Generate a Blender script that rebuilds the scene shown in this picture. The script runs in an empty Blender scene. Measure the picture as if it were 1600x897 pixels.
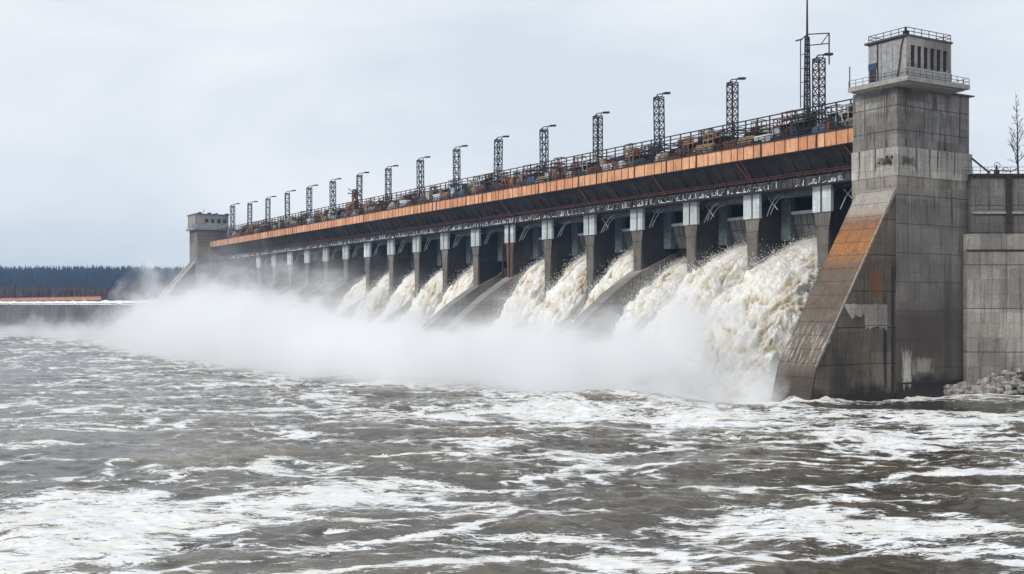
import bpy, math, random
import numpy as np
R = math.radians
random.seed(7)
RNG = np.random.default_rng(7)
SC = bpy.context.scene
COL = SC.collection

# ------------------------------------------------------------------ camera
TH = R(31.4)                       # the view direction, clockwise from +Y (the dam runs along +Y at x ~ 148)
SN, CS = math.sin(TH), math.cos(TH)
cam_d = bpy.data.cameras.new('camera'); cam = bpy.data.objects.new('camera', cam_d); COL.objects.link(cam)
cam.location = (0, 0, 14.0)
cam.rotation_euler = (R(90), 0, -TH)
cam_d.sensor_width = 36.0
cam_d.lens = 36.0 * 1770 / 1600
cam_d.shift_y = 37.5 / 1600
cam_d.clip_end = 20000
SC.camera = cam

# ------------------------------------------------------------------ world, sun, exposure
SUN_EL, SUN_AZ = R(38), R(262)     # azimuth clockwise from +Y: the sun stands behind the camera's left shoulder
world = bpy.data.worlds.new('World'); SC.world = world; world.use_nodes = True
nt = world.node_tree; nt.nodes.clear()
def wn(t): return nt.nodes.new(t)
out = wn('ShaderNodeOutputWorld'); bg = wn('ShaderNodeBackground'); sky = wn('ShaderNodeTexSky')
sky.sky_type = 'NISHITA'; sky.sun_disc = False; sky.sun_elevation = SUN_EL; sky.sun_rotation = SUN_AZ
tc = wn('ShaderNodeTexCoord'); mp = wn('ShaderNodeMapping'); mp.inputs['Scale'].default_value = (1.0, 1.0, 3.2)
n1 = wn('ShaderNodeTexNoise'); n1.inputs['Scale'].default_value = 2.1; n1.inputs['Detail'].default_value = 6; n1.inputs['Roughness'].default_value = .5
n1.inputs['Distortion'].default_value = .5
rp = wn('ShaderNodeValToRGB'); e = rp.color_ramp.elements
e[0].position = .38; e[0].color = (.75, .815, .885, 1); e[1].position = .61; e[1].color = (.95, .975, 1.0, 1)
vm = wn('ShaderNodeVectorMath'); vm.operation = 'SCALE'; vm.inputs['Scale'].default_value = 10.0
mx = wn('ShaderNodeMix'); mx.data_type = 'RGBA'; mx.inputs['Factor'].default_value = .93
nt.links.new(tc.outputs['Generated'], mp.inputs['Vector']); nt.links.new(mp.outputs[0], n1.inputs['Vector'])
nt.links.new(n1.outputs['Fac'], rp.inputs[0]); nt.links.new(rp.outputs[0], vm.inputs[0])
nt.links.new(sky.outputs[0], mx.inputs['A']); nt.links.new(vm.outputs[0], mx.inputs['B'])
nt.links.new(mx.outputs['Result'], bg.inputs[0]); bg.inputs[1].default_value = .1
nt.links.new(bg.outputs[0], out.inputs[0])
sun_d = bpy.data.lights.new('sun', 'SUN'); sun = bpy.data.objects.new('sun', sun_d); COL.objects.link(sun)
sun_d.energy = 2.1; sun_d.angle = R(12); sun_d.color = (1, .96, .9)
sun.rotation_euler = (R(90) - SUN_EL, 0, -SUN_AZ + math.pi)
SC.view_settings.view_transform = 'Standard'; SC.view_settings.look = 'None'
SC.view_settings.exposure = 0.0; SC.view_settings.gamma = 1.0; SC.view_settings.use_curve_mapping = False
cy = SC.cycles
cy.use_denoising = True; cy.max_bounces = 10; cy.diffuse_bounces = 2; cy.glossy_bounces = 2
cy.transmission_bounces = 2; cy.volume_bounces = 10; cy.transparent_max_bounces = 6
cy.volume_step_rate = 1.0; cy.volume_max_steps = 256; cy.use_adaptive_sampling = True; cy.adaptive_threshold = .02
cy.caustics_reflective = False; cy.caustics_refractive = False

# ------------------------------------------------------------------ noise (numpy)
_perm = RNG.permutation(512)
def _h(i, j, k, s=0):
    return _perm[(_perm[(_perm[(i + s) & 511] + j) & 511] + k) & 511]
_g = RNG.normal(size=(512, 3)); _g /= np.linalg.norm(_g, axis=1)[:, None]
def pn(x, y, z=0.0, s=0):
    x, y, z = np.broadcast_arrays(np.asarray(x, float), np.asarray(y, float), np.asarray(z, float))
    xi, yi, zi = np.floor(x).astype(int), np.floor(y).astype(int), np.floor(z).astype(int)
    xf, yf, zf = x - xi, y - yi, z - zi
    f = lambda t: t * t * t * (t * (t * 6 - 15) + 10)
    u, v, w = f(xf), f(yf), f(zf); r = 0
    for a in (0, 1):
        for b in (0, 1):
            for c in (0, 1):
                g = _g[_h(xi + a, yi + b, zi + c, s)]
                d = g[..., 0] * (xf - a) + g[..., 1] * (yf - b) + g[..., 2] * (zf - c)
                r = r + d * (u if a else 1 - u) * (v if b else 1 - v) * (w if c else 1 - w)
    return r * 1.5
def fbm(x, y, z=0.0, o=4, s=0, g=.5):
    a, t, r = 1.0, 0, 0
    for k in range(o):
        r = r + a * pn(x * 2**k, y * 2**k, z * 2**k, s + 17 * k); t += a; a *= g
    return r / t

# ------------------------------------------------------------------ mesh helpers
class MB:
    def __init__(s): s.v = []; s.f = []
    def quad(s, *p):
        n = len(s.v); s.v += [tuple(q) for q in p]; s.f.append(tuple(range(n, n + len(p)))); return s
    def box(s, x0, x1, y0, y1, z0, z1):
        n = len(s.v)
        s.v += [(x, y, z) for z in (z0, z1) for y in (y0, y1) for x in (x0, x1)]
        s.f += [tuple(n + i for i in q) for q in ((0, 2, 3, 1), (4, 5, 7, 6), (0, 1, 5, 4), (2, 6, 7, 3), (0, 4, 6, 2), (1, 3, 7, 5))]
        return s
    def bar(s, p, q, w, w2=None, n=4):
        p, q = np.array(p, float), np.array(q, float); d = q - p; L = np.linalg.norm(d)
        if L < 1e-6: return s
        d /= L; a = np.array((0, 0, 1.)) if abs(d[2]) < .9 else np.array((1., 0, 0))
        u = np.cross(d, a); u /= np.linalg.norm(u); v = np.cross(d, u); b = len(s.v); w2 = w if w2 is None else w2
        for c, r in ((p, w / 2), (q, w2 / 2)):
            for k in range(n):
                t = 2 * math.pi * (k + .5) / n; k2 = 1.414 if n == 4 else 1
                s.v.append(tuple(c + r * k2 * (math.cos(t) * u + math.sin(t) * v)))
        for k in range(n): s.f.append((b + k, b + (k + 1) % n, b + n + (k + 1) % n, b + n + k))
        s.f.append(tuple(b + k for k in range(n))[::-1]); s.f.append(tuple(b + n + k for k in range(n)))
        return s
    def tube(s, pts, w, n=6):
        for a, b in zip(pts[:-1], pts[1:]): s.bar(a, b, w, n=n)
        return s
    def prism(s, poly, y0, y1):                 # polygon in x-z, extruded along y
        n = len(s.v); m = len(poly)
        s.v += [(x, y0, z) for x, z in poly] + [(x, y1, z) for x, z in poly]
        s.f.append(tuple(range(n, n + m))); s.f.append(tuple(range(n + m, n + 2 * m))[::-1])
        for k in range(m): s.f.append((n + (k + 1) % m, n + k, n + m + k, n + m + (k + 1) % m))
        return s
    def blob(s, c, r, seed=0, seg=7, rings=5, amp=.25):
        n = len(s.v); rr = random.Random(seed); r = (r, r, r) if not hasattr(r, '__len__') else r
        s.v.append((c[0], c[1], c[2] - r[2]))
        for i in range(1, rings):
            t = math.pi * i / rings
            for k in range(seg):
                a = 2 * math.pi * k / seg; q = 1 + rr.uniform(-amp, amp)
                s.v.append((c[0] + r[0] * q * math.sin(t) * math.cos(a), c[1] + r[1] * q * math.sin(t) * math.sin(a), c[2] - r[2] * q * math.cos(t)))
        s.v.append((c[0], c[1], c[2] + r[2])); top = len(s.v) - 1
        for k in range(seg): s.f.append((n, n + 1 + (k + 1) % seg, n + 1 + k))
        for i in range(rings - 2):
            for k in range(seg):
                a, b = n + 1 + i * seg, n + 1 + (i + 1) * seg; s.f.append((a + k, a + (k + 1) % seg, b + (k + 1) % seg, b + k))
        a = n + 1 + (rings - 2) * seg
        for k in range(seg): s.f.append((a + k, a + (k + 1) % seg, top))
        return s
def link(name, me, mat, parent=None, smooth=False):
    o = bpy.data.objects.new(name, me); COL.objects.link(o)
    if mat: me.materials.append(mat)
    if smooth: me.polygons.foreach_set('use_smooth', [True] * len(me.polygons))
    if parent:
        o.parent = parent
        if parent.get('_w') is not None: o.location = tuple(-np.array(parent.location))
    return o
def obj(name, mb, mat, parent=None, smooth=False):
    me = bpy.data.meshes.new(name); me.from_pydata(mb.v, [], mb.f); me.update()
    return link(name, me, mat, parent, smooth)
def repeat(name, mb, mat, parent, offs):
    # one mesh per kind of piece, one object per piece
    first = None
    for d in offs:
        if first is None: o = first = obj(name, mb, mat, parent); base = np.array(o.location)
        else: o = first.copy(); COL.objects.link(o); o.parent = parent
        o.location = tuple(base + np.array(d, float))
def tag(o, label=None, cat=None, group=None, kind=None):
    if label: o['label'] = label
    if cat: o['category'] = cat
    if group: o['group'] = group
    if kind: o['kind'] = kind
    return o
def thing(name, label, cat, loc=(0, 0, 0), group=None, world_verts=False):
    o = bpy.data.objects.new(name, None); COL.objects.link(o); o.location = loc; o.empty_display_size = 1
    if world_verts: o['_w'] = 1
    return tag(o, label, cat, group)
def kids(o): return [c for c in bpy.data.objects if c.parent == o]
def dup(src, loc, label, group=None, rotz=None, scale=None):
    def cp(o, parent, ch):
        c = o.copy(); COL.objects.link(c); c.parent = parent
        for k in ch.get(o.name, []): cp(k, c, ch)
        return c
    ch = {}
    def walk(o):
        ch[o.name] = kids(o)
        for k in ch[o.name]: walk(k)
    if not hasattr(dup, 'cache'): dup.cache = {}
    if src.name not in dup.cache: walk(src); dup.cache[src.name] = ch
    r = cp(src, None, dup.cache[src.name]); r.location = loc; r['label'] = label
    if group: r['group'] = group
    if rotz is not None: r.rotation_euler = (0, 0, rotz)
    if scale is not None: r.scale = scale
    return r
ORD = ['zeroth', 'first', 'second', 'third', 'fourth', 'fifth', 'sixth', 'seventh', 'eighth', 'ninth', 'tenth', 'eleventh', 'twelfth',
       'thirteenth', 'fourteenth', 'fifteenth', 'sixteenth', 'seventeenth', 'eighteenth', 'nineteenth']

def grid_mesh(name, P, closed_u=False):          # P: (n, m, 3)
    n, m = P.shape[:2]; me = bpy.data.meshes.new(name)
    idx = np.arange(n * m).reshape(n, m)
    a, b, c, d = idx[:-1, :-1], idx[1:, :-1], idx[1:, 1:], idx[:-1, 1:]
    F = np.stack([a, b, c, d], -1).reshape(-1, 4)
    if closed_u:
        F = np.vstack([F, np.stack([idx[:-1, -1], idx[1:, -1], idx[1:, 0], idx[:-1, 0]], -1)])
    me.vertices.add(n * m); me.vertices.foreach_set('co', P.reshape(-1).astype(np.float32))
    me.loops.add(F.size); me.loops.foreach_set('vertex_index', F.reshape(-1).astype(np.int32))
    me.polygons.add(len(F)); me.polygons.foreach_set('loop_start', np.arange(0, F.size, 4, dtype=np.int32))
    me.polygons.foreach_set('use_smooth', np.ones(len(F), dtype=bool))
    me.update(calc_edges=True); return me
def attr(me, name, vals):
    a = me.attributes.new(name, 'FLOAT', 'POINT'); a.data.foreach_set('value', np.asarray(vals, np.float32).reshape(-1))

# ------------------------------------------------------------------ material helpers
class M:
    def __init__(s, name, rough=.8, spec=.3):
        s.m = bpy.data.materials.new(name); s.m.use_nodes = True; s.t = s.m.node_tree; s.t.nodes.clear()
        s.out = s.n('ShaderNodeOutputMaterial'); s.b = s.n('ShaderNodeBsdfPrincipled'); s.l(s.b.outputs[0], s.out.inputs[0])
        s.b.inputs['Roughness'].default_value = rough; s.b.inputs['Specular IOR Level'].default_value = spec
    def n(s, t): return s.t.nodes.new(t)
    def l(s, a, b): s.t.links.new(a, b)
    def pos(s):
        if not hasattr(s, '_p'): s._p = s.n('ShaderNodeNewGeometry').outputs['Position']
        return s._p
    def objc(s):
        if not hasattr(s, '_o'): s._o = s.n('ShaderNodeTexCoord').outputs['Object']
        return s._o
    def xyz(s, v=None):
        x = s.n('ShaderNodeSeparateXYZ'); s.l(v or s.pos(), x.inputs[0]); return x.outputs
    def put(s, sock, v):
        if isinstance(v, (int, float)): sock.default_value = v
        elif isinstance(v, (tuple, list)): sock.default_value = v
        else: s.l(v, sock)
    def math(s, op, a, b=0.0, c=0.0, clamp=False):
        x = s.n('ShaderNodeMath'); x.operation = op; x.use_clamp = clamp
        for i, v in enumerate((a, b, c)): s.put(x.inputs[i], v)
        return x.outputs[0]
    def comb(s, x, y, z):
        c = s.n('ShaderNodeCombineXYZ')
        for i, v in enumerate((x, y, z)): s.put(c.inputs[i], v)
        return c.outputs[0]
    def noise(s, vec, scale=1, detail=4, rough=.5, dist=0, col=False):
        x = s.n('ShaderNodeTexNoise'); s.l(vec, x.inputs['Vector']); x.inputs['Scale'].default_value = scale
        x.inputs['Detail'].default_value = detail; x.inputs['Roughness'].default_value = rough; x.inputs['Distortion'].default_value = dist
        return x.outputs['Color' if col else 'Fac']
    def map(s, v, a, b, c=0.0, d=1.0, smooth=False):
        x = s.n('ShaderNodeMapRange'); s.put(x.inputs[0], v)
        if smooth: x.interpolation_type = 'SMOOTHSTEP'
        for i, k in enumerate((a, b, c, d)): x.inputs[i + 1].default_value = k
        return x.outputs[0]
    def mix(s, f, a, b, mode='MIX'):
        x = s.n('ShaderNodeMix'); x.data_type = 'RGBA'; x.blend_type = mode
        s.put(x.inputs['Factor'], f)
        for k, v in (('A', a), ('B', b)):
            if isinstance(v, tuple) and len(v) == 3: v = v + (1,)
            s.put(x.inputs[k], v)
        return x.outputs['Result']
    def vec(s, op, a, b):
        x = s.n('ShaderNodeVectorMath'); x.operation = op; s.put(x.inputs[0], a); s.put(x.inputs[1], b); return x.outputs[0]
    def bump(s, h, st=.3, dist=.1):
        x = s.n('ShaderNodeBump'); x.inputs['Strength'].default_value = st; x.inputs['Distance'].default_value = dist
        s.l(h, x.inputs['Height']); s.l(x.outputs[0], s.b.inputs['Normal'])
    def col(s, c): s.put(s.b.inputs['Base Color'], c if not (isinstance(c, tuple) and len(c) == 3) else c + (1,))

def plain(name, c, c2=None, rough=.7, metal=0.0, scale=1.5, spec=.3):
    m = M(name, rough, spec); m.b.inputs['Metallic'].default_value = metal
    c2 = c2 or tuple(v * .55 for v in c)
    f = m.map(m.noise(m.pos(), scale, 5, .65), .35, .65)
    m.col(m.mix(f, c2, c)); return m.m

def concrete(name, light, dark, lift=1.5, panel=3.0, streak=.5, joints=.6, rot=0.0, zlight=None, zdark=None, stains=None, blot=.12):
    """board-marked cast concrete: lifts, panels with their own tone, joint lines, water streaks, grime"""
    m = M(name, .88, .25); x = m.xyz()
    if rot: u = m.math('ADD', m.math('MULTIPLY', x[0], math.cos(rot)), m.math('MULTIPLY', x[1], math.sin(rot)))
    else: u = m.math('ADD', x[0], x[1])
    z = x[2]
    uv = m.comb(u, z, 0.0)
    warp = m.noise(uv, .35, 3); 
    big = m.map(m.noise(uv, blot, 6, .6), .3, .7)
    c = m.mix(big, dark, light)
    # each cast panel has a tone of its own
    cell = m.n('ShaderNodeTexWhiteNoise'); cell.noise_dimensions = '2D'
    m.l(m.comb(m.math('FLOOR', m.math('DIVIDE', u, panel)), m.math('FLOOR', m.math('DIVIDE', z, lift * 2)), 0.0), cell.inputs['Vector'])
    c = m.mix(.8, c, m.mix(cell.outputs['Value'], (.76, .75, .74), (1.18, 1.17, 1.15)), 'MULTIPLY')
    # narrow form boards
    bd = m.n('ShaderNodeTexWhiteNoise'); bd.noise_dimensions = '2D'
    m.l(m.comb(m.math('FLOOR', m.math('MULTIPLY', u, 2.3)), m.math('FLOOR', m.math('DIVIDE', z, lift)), 0.0), bd.inputs['Vector'])
    c = m.mix(.5, c, m.mix(bd.outputs['Value'], (.82, .82, .82), (1.15, 1.15, 1.15)), 'MULTIPLY')
    # vertical water streaks
    st = m.noise(m.comb(m.math('MULTIPLY', u, 1.6), m.math('MULTIPLY', z, .09), 0.0), 1, 6, .7)
    c = m.mix(m.math('MULTIPLY', m.map(st, .52, .68), streak * 1.25), c, tuple(v * .25 for v in dark))
    st2 = m.noise(m.comb(m.math('MULTIPLY', u, 2.1), m.math('MULTIPLY', z, .12), 5.0), 1, 5, .7)
    c = m.mix(m.math('MULTIPLY', m.map(st2, .6, .72), streak * .55), c, tuple(min(1, v * 1.7) for v in light))
    pb = m.n('ShaderNodeTexWhiteNoise'); pb.noise_dimensions = '2D'
    m.l(m.comb(m.math('FLOOR', m.math('DIVIDE', m.math('ADD', u, m.math('MULTIPLY', warp, 1.6)), panel * 2.1)), m.math('FLOOR', m.math('DIVIDE', m.math('ADD', z, m.math('MULTIPLY', warp, 1.2)), lift * 3)), 0.0), pb.inputs['Vector'])
    c = m.mix(.7, c, m.mix(pb.outputs['Value'], (.74, .71, .68), (1.2, 1.2, 1.2)), 'MULTIPLY')
    # grime and grain
    gr = m.noise(m.pos(), 3.5, 6, .75); c = m.mix(.6, c, m.mix(m.map(gr, .32, .68), (.55, .53, .51), (1.3, 1.3, 1.3)), 'MULTIPLY')
    # joints
    wz = m.math('ADD', z, m.math('MULTIPLY', m.math('SUBTRACT', warp, .5), .12))
    def line(v, p, w):
        fr = m.math('FRACT', m.math('DIVIDE', v, p)); d = m.math('ABSOLUTE', m.math('SUBTRACT', fr, .5))
        return m.map(d, .5 - w / p, .5 - w * .4 / p)
    brk = m.map(m.noise(uv, .8, 3), .38, .55)
    jh = line(wz, lift, .05); jv = line(u, panel, .05); jb = m.math('MULTIPLY', line(wz, lift * 3, .11), 1.0)
    J = m.math('MULTIPLY', m.math('MAXIMUM', m.math('MULTIPLY', jh, .55), jv), brk)
    J = m.math('MAXIMUM', J, jb)
    c = m.mix(m.math('MULTIPLY', J, joints), c, tuple(v * .25 for v in dark))
    if zdark:                                                      # darker tones blended in towards the foot of the wall
        for za, zb, cc, k in zdark:
            f = m.map(m.math('ADD', z, m.math('MULTIPLY', m.math('SUBTRACT', m.noise(uv, .3, 4), .5), 6.0)), za, zb, 1.0, 0.0)
            c = m.mix(m.math('MULTIPLY', f, k), c, cc)
    if stains:                                                     # (u centre, z centre, half u, half z, colour, amount)
        for uc, zc, hu, hz, cc, k in stains:
            n = m.noise(m.comb(m.math('MULTIPLY', u, 2.6), m.math('MULTIPLY', z, .3), uc), 1.0, 6, .7)
            du = m.math('DIVIDE', m.math('SUBTRACT', u, uc), hu); dz = m.math('DIVIDE', m.math('SUBTRACT', z, zc), hz)
            d = m.math('MAXIMUM', m.math('ABSOLUTE', du), m.math('ABSOLUTE', dz))
            f = m.map(m.math('ADD', d, m.math('MULTIPLY', m.math('SUBTRACT', n, .5), 2.4)), .55, 1.0, 1.0, 0.0)
            c = m.mix(m.math('MULTIPLY', f, k), c, cc)
    m.col(c)
    m.bump(m.math('SUBTRACT', m.math('ADD', m.math('MULTIPLY', gr, .5), m.math('MULTIPLY', bd.outputs['Value'], .12)), m.math('MULTIPLY', J, 1.0)), .6, .08)
    return m.m

GREY, GREYD = (.285, .275, .26), (.15, .145, .14)
mat_shaft = concrete('tower_concrete', (.36, .33, .29), (.155, .145, .132), 1.55, 2.6, .85, .75,
    zdark=[(27, 33, (.13, .122, .112), .5), (13, 19, (.085, .066, .05), .75), (2.2, 4, (.025, .02, .016), .9)],
    stains=[(275.3, 38, .9, .9, (.045, .03, .02), .9), (272.8, 37.4, .35, .8, (.04, .025, .02), .9), (276.2, 36.8, .5, .8, (.06, .04, .03), .8),
            (270.0, 4.6, 1.2, 3.0, (.60, .57, .52), .8), (274, 5.2, 2.6, 1.4, (.48, .44, .37), .55), (275, 10, 5.5, 4.5, (.06, .047, .036), .45), (280, 11, 1.2, 14, (.05, .045, .04), .5), (266.6, 20, .7, 7, (.12, .05, .02), .7)])
mat_shaft_mid = concrete('tower_middle_concrete', (.44, .42, .385), (.27, .255, .235), 2.3, 2.6, .55, .8,
    stains=[(272.0, 39, .22, 3.0, (.04, .035, .03), .9), (275.3, 38.6, .2, 3.2, (.035, .03, .025), .9), (277.3, 39, .2, 2.6, (.035, .03, .025), .9), (281.5, 38.6, .2, 3.6, (.04, .035, .03), .8), (269.9, 38.0, 1.9, .9, (.06, .045, .034), .85)])
mat_shaft_top = concrete('tower_top_concrete', (.31, .295, .28), (.155, .15, .145), 1.3, 1.9, .9, .7, stains=[(270, 47.5, .2, 3, (.05, .048, .045), .8), (274.5, 46.5, .15, 4, (.05, .048, .045), .8), (277, 48, .7, 1.6, (.06, .058, .055), .7), (280.3, 47.5, .2, 2.5, (.05, .048, .045), .7), (283.4, 45.5, .18, 5, (.05, .048, .045), .8), (272, 48.6, 3.5, .9, (.07, .068, .065), .6)])
mat_cabin = concrete('cabin_concrete', (.40, .385, .365), (.27, .26, .25), 2.2, 2.0, .3, .3)
mat_side = concrete('buttress_concrete', (.19, .16, .13), (.085, .07, .056), 1.9, 4.6, .6, .85,
    zdark=[(1.0, 3.0, (.02, .017, .013), .9)],
    stains=[(263.4, 18.5, 1.7, 2.6, (.18, .075, .025), .75), (262, 6, 3.5, 1.2, (.14, .11, .07), .5), (255, 5, 2, 3.5, (.045, .036, .028), .7), (265.4, 9, .45, 9, (.02, .018, .015), .9)])
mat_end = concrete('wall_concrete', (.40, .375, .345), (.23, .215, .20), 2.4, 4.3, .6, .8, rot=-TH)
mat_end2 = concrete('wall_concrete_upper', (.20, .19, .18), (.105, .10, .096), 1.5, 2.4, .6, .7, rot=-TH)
mat_dark = concrete('dam_dark_concrete', (.045, .043, .042), (.018, .018, .018), 2.2, 3.4, .5, .5)  # shade beneath and behind the deck is put into this dark base colour
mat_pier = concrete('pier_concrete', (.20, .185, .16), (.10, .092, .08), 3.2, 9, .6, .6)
mat_pier2 = concrete('pier_side_concrete', (.065, .06, .056), (.03, .029, .028), 3.0, 4.5, .5, .5)  # darker copy of the pier concrete, shade of the side faces in its colour
mat_cap = concrete('pier_cap_paint', (.62, .68, .70), (.42, .47, .50), 4.2, 5, .25, .5)
mat_gate = concrete('gate_concrete', (.26, .26, .24), (.09, .09, .085), 5, 1.5, .9, .8)
mat_div = concrete('divider_concrete', (.30, .28, .25), (.15, .14, .125), 2.6, 3.5, .5, .5)
mat_soffit = concrete('soffit_concrete', (.06, .053, .048), (.02, .018, .017), 8, 2.9, .8, .9)  # very dark albedo carries the shade under the deck
mat_far = concrete('far_tower_concrete', (.26, .25, .235), (.14, .135, .13), 3.0, 4.0, .5, .6, stains=[(643, 42, 1.8, 4, (.18, .12, .03), .6)])
mat_quay = concrete('quay_concrete', (.22, .215, .21), (.12, .12, .12), 4, 12, .6, .6)
mat_black = plain('black_painted_steel', (.02, .02, .022), (.035, .024, .018), .6)
mat_steel = plain('grey_steel', (.16, .17, .18), (.07, .07, .075), .55)
mat_rust = plain('rusty_steel', (.20, .085, .045), (.06, .03, .022), .85, scale=2.5)
mat_iron = plain('corroded_iron', (.06, .04, .03), (.025, .02, .018), .9)
mat_rusty_conc = plain('rust_stained_concrete', (.17, .10, .06), (.08, .055, .045), .9, scale=.8)
mat_rust_pipe = plain('rust_red_pipe', (.16, .05, .035), (.05, .022, .018), .8, scale=3)
mat_white = plain('white_paint', (.72, .75, .78), (.42, .44, .46), .6)
mat_tan = plain('tan_timber', (.40, .29, .18), (.10, .07, .045), .85, scale=3)
mat_orange_m = plain('orange_machine_paint', (.36, .14, .05), (.14, .06, .03), .7, scale=2)
mat_blue = plain('blue_paint', (.05, .10, .20), (.03, .05, .10), .6)
mat_pale = plain('pale_grey_sheet', (.46, .48, .5), (.2, .21, .22), .6)
mat_navy = plain('navy_sheet', (.035, .045, .08), (.02, .02, .03), .7)
mat_glass = plain('dark_glass', (.012, .014, .018), (.02, .02, .022), .15, spec=.5)
mat_snow = plain('snow', (.82, .85, .9), (.66, .7, .76), .9)
mat_rock = plain('snowy_rock', (.42, .39, .36), (.13, .115, .1), .95, scale=.9)
mat_bark = plain('dark_bark', (.05, .042, .036), (.03, .025, .022), .9)
mat_clad = plain('cabin_sheet_cladding', (.38, .385, .39), (.24, .24, .245), .6)

def mat_fascia():
    m = M('orange_fascia_paint', .6, .3); x = m.xyz()
    cell = m.n('ShaderNodeTexWhiteNoise'); cell.noise_dimensions = '1D'; m.l(m.math('FLOOR', m.math('DIVIDE', x[1], 2.23)), cell.inputs['W'])
    c = m.mix(cell.outputs[0], (.58, .265, .13), (.82, .44, .25))
    st = m.noise(m.comb(m.math('MULTIPLY', x[1], 1.6), m.math('MULTIPLY', x[2], .25), 0.0), 1, 6, .7)
    c = m.mix(m.map(st, .49, .7), c, (.28, .12, .065)); g = m.noise(m.pos(), 1.2, 5, .7)
    c = m.mix(.5, c, m.mix(g, (.8, .8, .8), (1.15, 1.12, 1.1)), 'MULTIPLY')
    m.col(c); return m.m
mat_fas = mat_fascia()

def mat_slope():
    m = M('buttress_slope_concrete', .85, .3); x = m.xyz(); y, z = x[1], x[2]
    uv = m.comb(y, z, 0.0)
    big = m.map(m.noise(uv, .5, 6, .7), .3, .7); c = m.mix(big, (.085, .066, .052), (.185, .15, .12))
    stn = m.noise(m.comb(m.math('MULTIPLY', y, 1.8), m.math('MULTIPLY', z, .3), 0.0), 1, 6, .7)
    def band(z0, z1, soft, col, amt, th=(.35, .6), n=stn):
        zz = m.math('ADD', z, m.math('MULTIPLY', m.math('SUBTRACT', n, .5), soft * 2.2))
        f = m.math('MULTIPLY', m.map(zz, z0 - soft, z0 + soft), m.map(zz, z1 - soft, z1 + soft, 1.0, 0.0))
        return m.mix(m.math('MULTIPLY', m.math('MULTIPLY', f, m.map(n, *th)), amt), c, col)
    c = band(29, 34, .8, (.40, .37, .33), .85, (.2, .5))
    n2 = m.noise(uv, .9, 5, .6)
    c = band(21.5, 28.8, 2.2, (.36, .14, .04), .95, (.34, .56), n2)
    c = band(22.5, 25.5, 1.4, (.46, .22, .04), .8, (.46, .62), stn)
    c = band(25.5, 29, 1.5, (.30, .13, .06), .5, (.45, .65), stn)
    c = band(15, 22, 1.0, (.13, .09, .065), .5, (.3, .6))
    c = band(6.5, 11.5, 1.0, (.55, .51, .45), .85, (.5, .62))
    c = band(0, 4.5, .8, (.055, .045, .035), .8, (.1, .3))
    jz = m.math('FRACT', m.math('DIVIDE', m.math('ADD', z, m.math('MULTIPLY', n2, .5)), 2.1)); J = m.map(m.math('ABSOLUTE', m.math('SUBTRACT', jz, .5)), .47, .49)
    jy = m.map(m.math('ABSOLUTE', m.math('SUBTRACT', m.math('FRACT', m.math('DIVIDE', y, 2.4)), .5)), .475, .49)
    brk = m.map(m.noise(uv, 1.1, 3), .45, .6)
    J = m.math('MAXIMUM', m.math('MULTIPLY', J, .9), m.math('MULTIPLY', jy, brk))
    c = m.mix(m.math('MULTIPLY', J, .75), c, (.03, .025, .02))
    g = m.noise(m.pos(), 3.5, 6, .75); c = m.mix(.7, c, m.mix(m.map(g, .3, .7), (.6, .6, .6), (1.25, 1.25, 1.25)), 'MULTIPLY')
    m.col(c); m.bump(m.math('SUBTRACT', g, J), .6, .1); return m.m
mat_slope_face = mat_slope()

# ------------------------------------------------------------------ the river
def smooth(a, b, x):
    t = np.clip((x - a) / (b - a), 0, 1); return t * t * (3 - 2 * t)
FOAM = [(138.6, 109.9, 15, 6.5, -2.4), (128, 124, 10, 5, .6), (13.1, 71.7, 10.0, 8.5, 1.70),(23.2, 78.3, 8.0, 6.3, 1.36),(13.4, 87.3, 6.0, 8.1, 1.36),(35.4, 80.6, 6.4, 4.9, 1.02),(34.4, 93.3, 8.3, 3.8, 0.4),(56.8, 51.0, 9.5, 5.6, 1.53),(42.6, 50.0, 4.4, 3.4, 0.8),(37.3, 49.1, 3.8, 1.8, 0.8),(63.7, 67.1, 7.2, 4.6, 0.5),(47.2, 70.0, 2.9, 11.7, 0.45),(32.8, 59.7, 2.3, 7.6, 0.35),(96.6, 76.7, 11.1, 16.6, 0.55),(105.1, 102.7, 20.1, 16.6, 0.5),(81.2, 133.0, 26.4, 17.9, 0.5),(28.7, 144.6, 12.5, 6.2, 0.7),(35.7, 232.9, 14.7, 9.6, 0.6),(41.2, 163.4, 18.2, 5.2, 0.4),(25.5, 58.1, 4.3, 2.2, 0.35),(19.9, 64.5, 3.3, 5.2, -0.8),(29.6, 61.7, 4.2, 5.6, -0.5),(48.3, 58.7, 4.0, 8.1, -0.6),(33.4, 53.3, 2.1, 3.2, -0.3),(71.5, 77.8, 5.3, 5.2, -0.3),(50.3, 42.0, 3.9, 1.9, -0.8),(72.3, 51.3, 2.8, 8.1, -0.5),(31.1, 123.3, 12.4, 10.8, -0.3),(69.1, 100.1, 8.2, 6.0, -0.3),(22.0, 110.7, 7.2, 4.5, -0.2),(54.7, 74.6, 4.7, 6.9, -0.3)]
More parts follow.
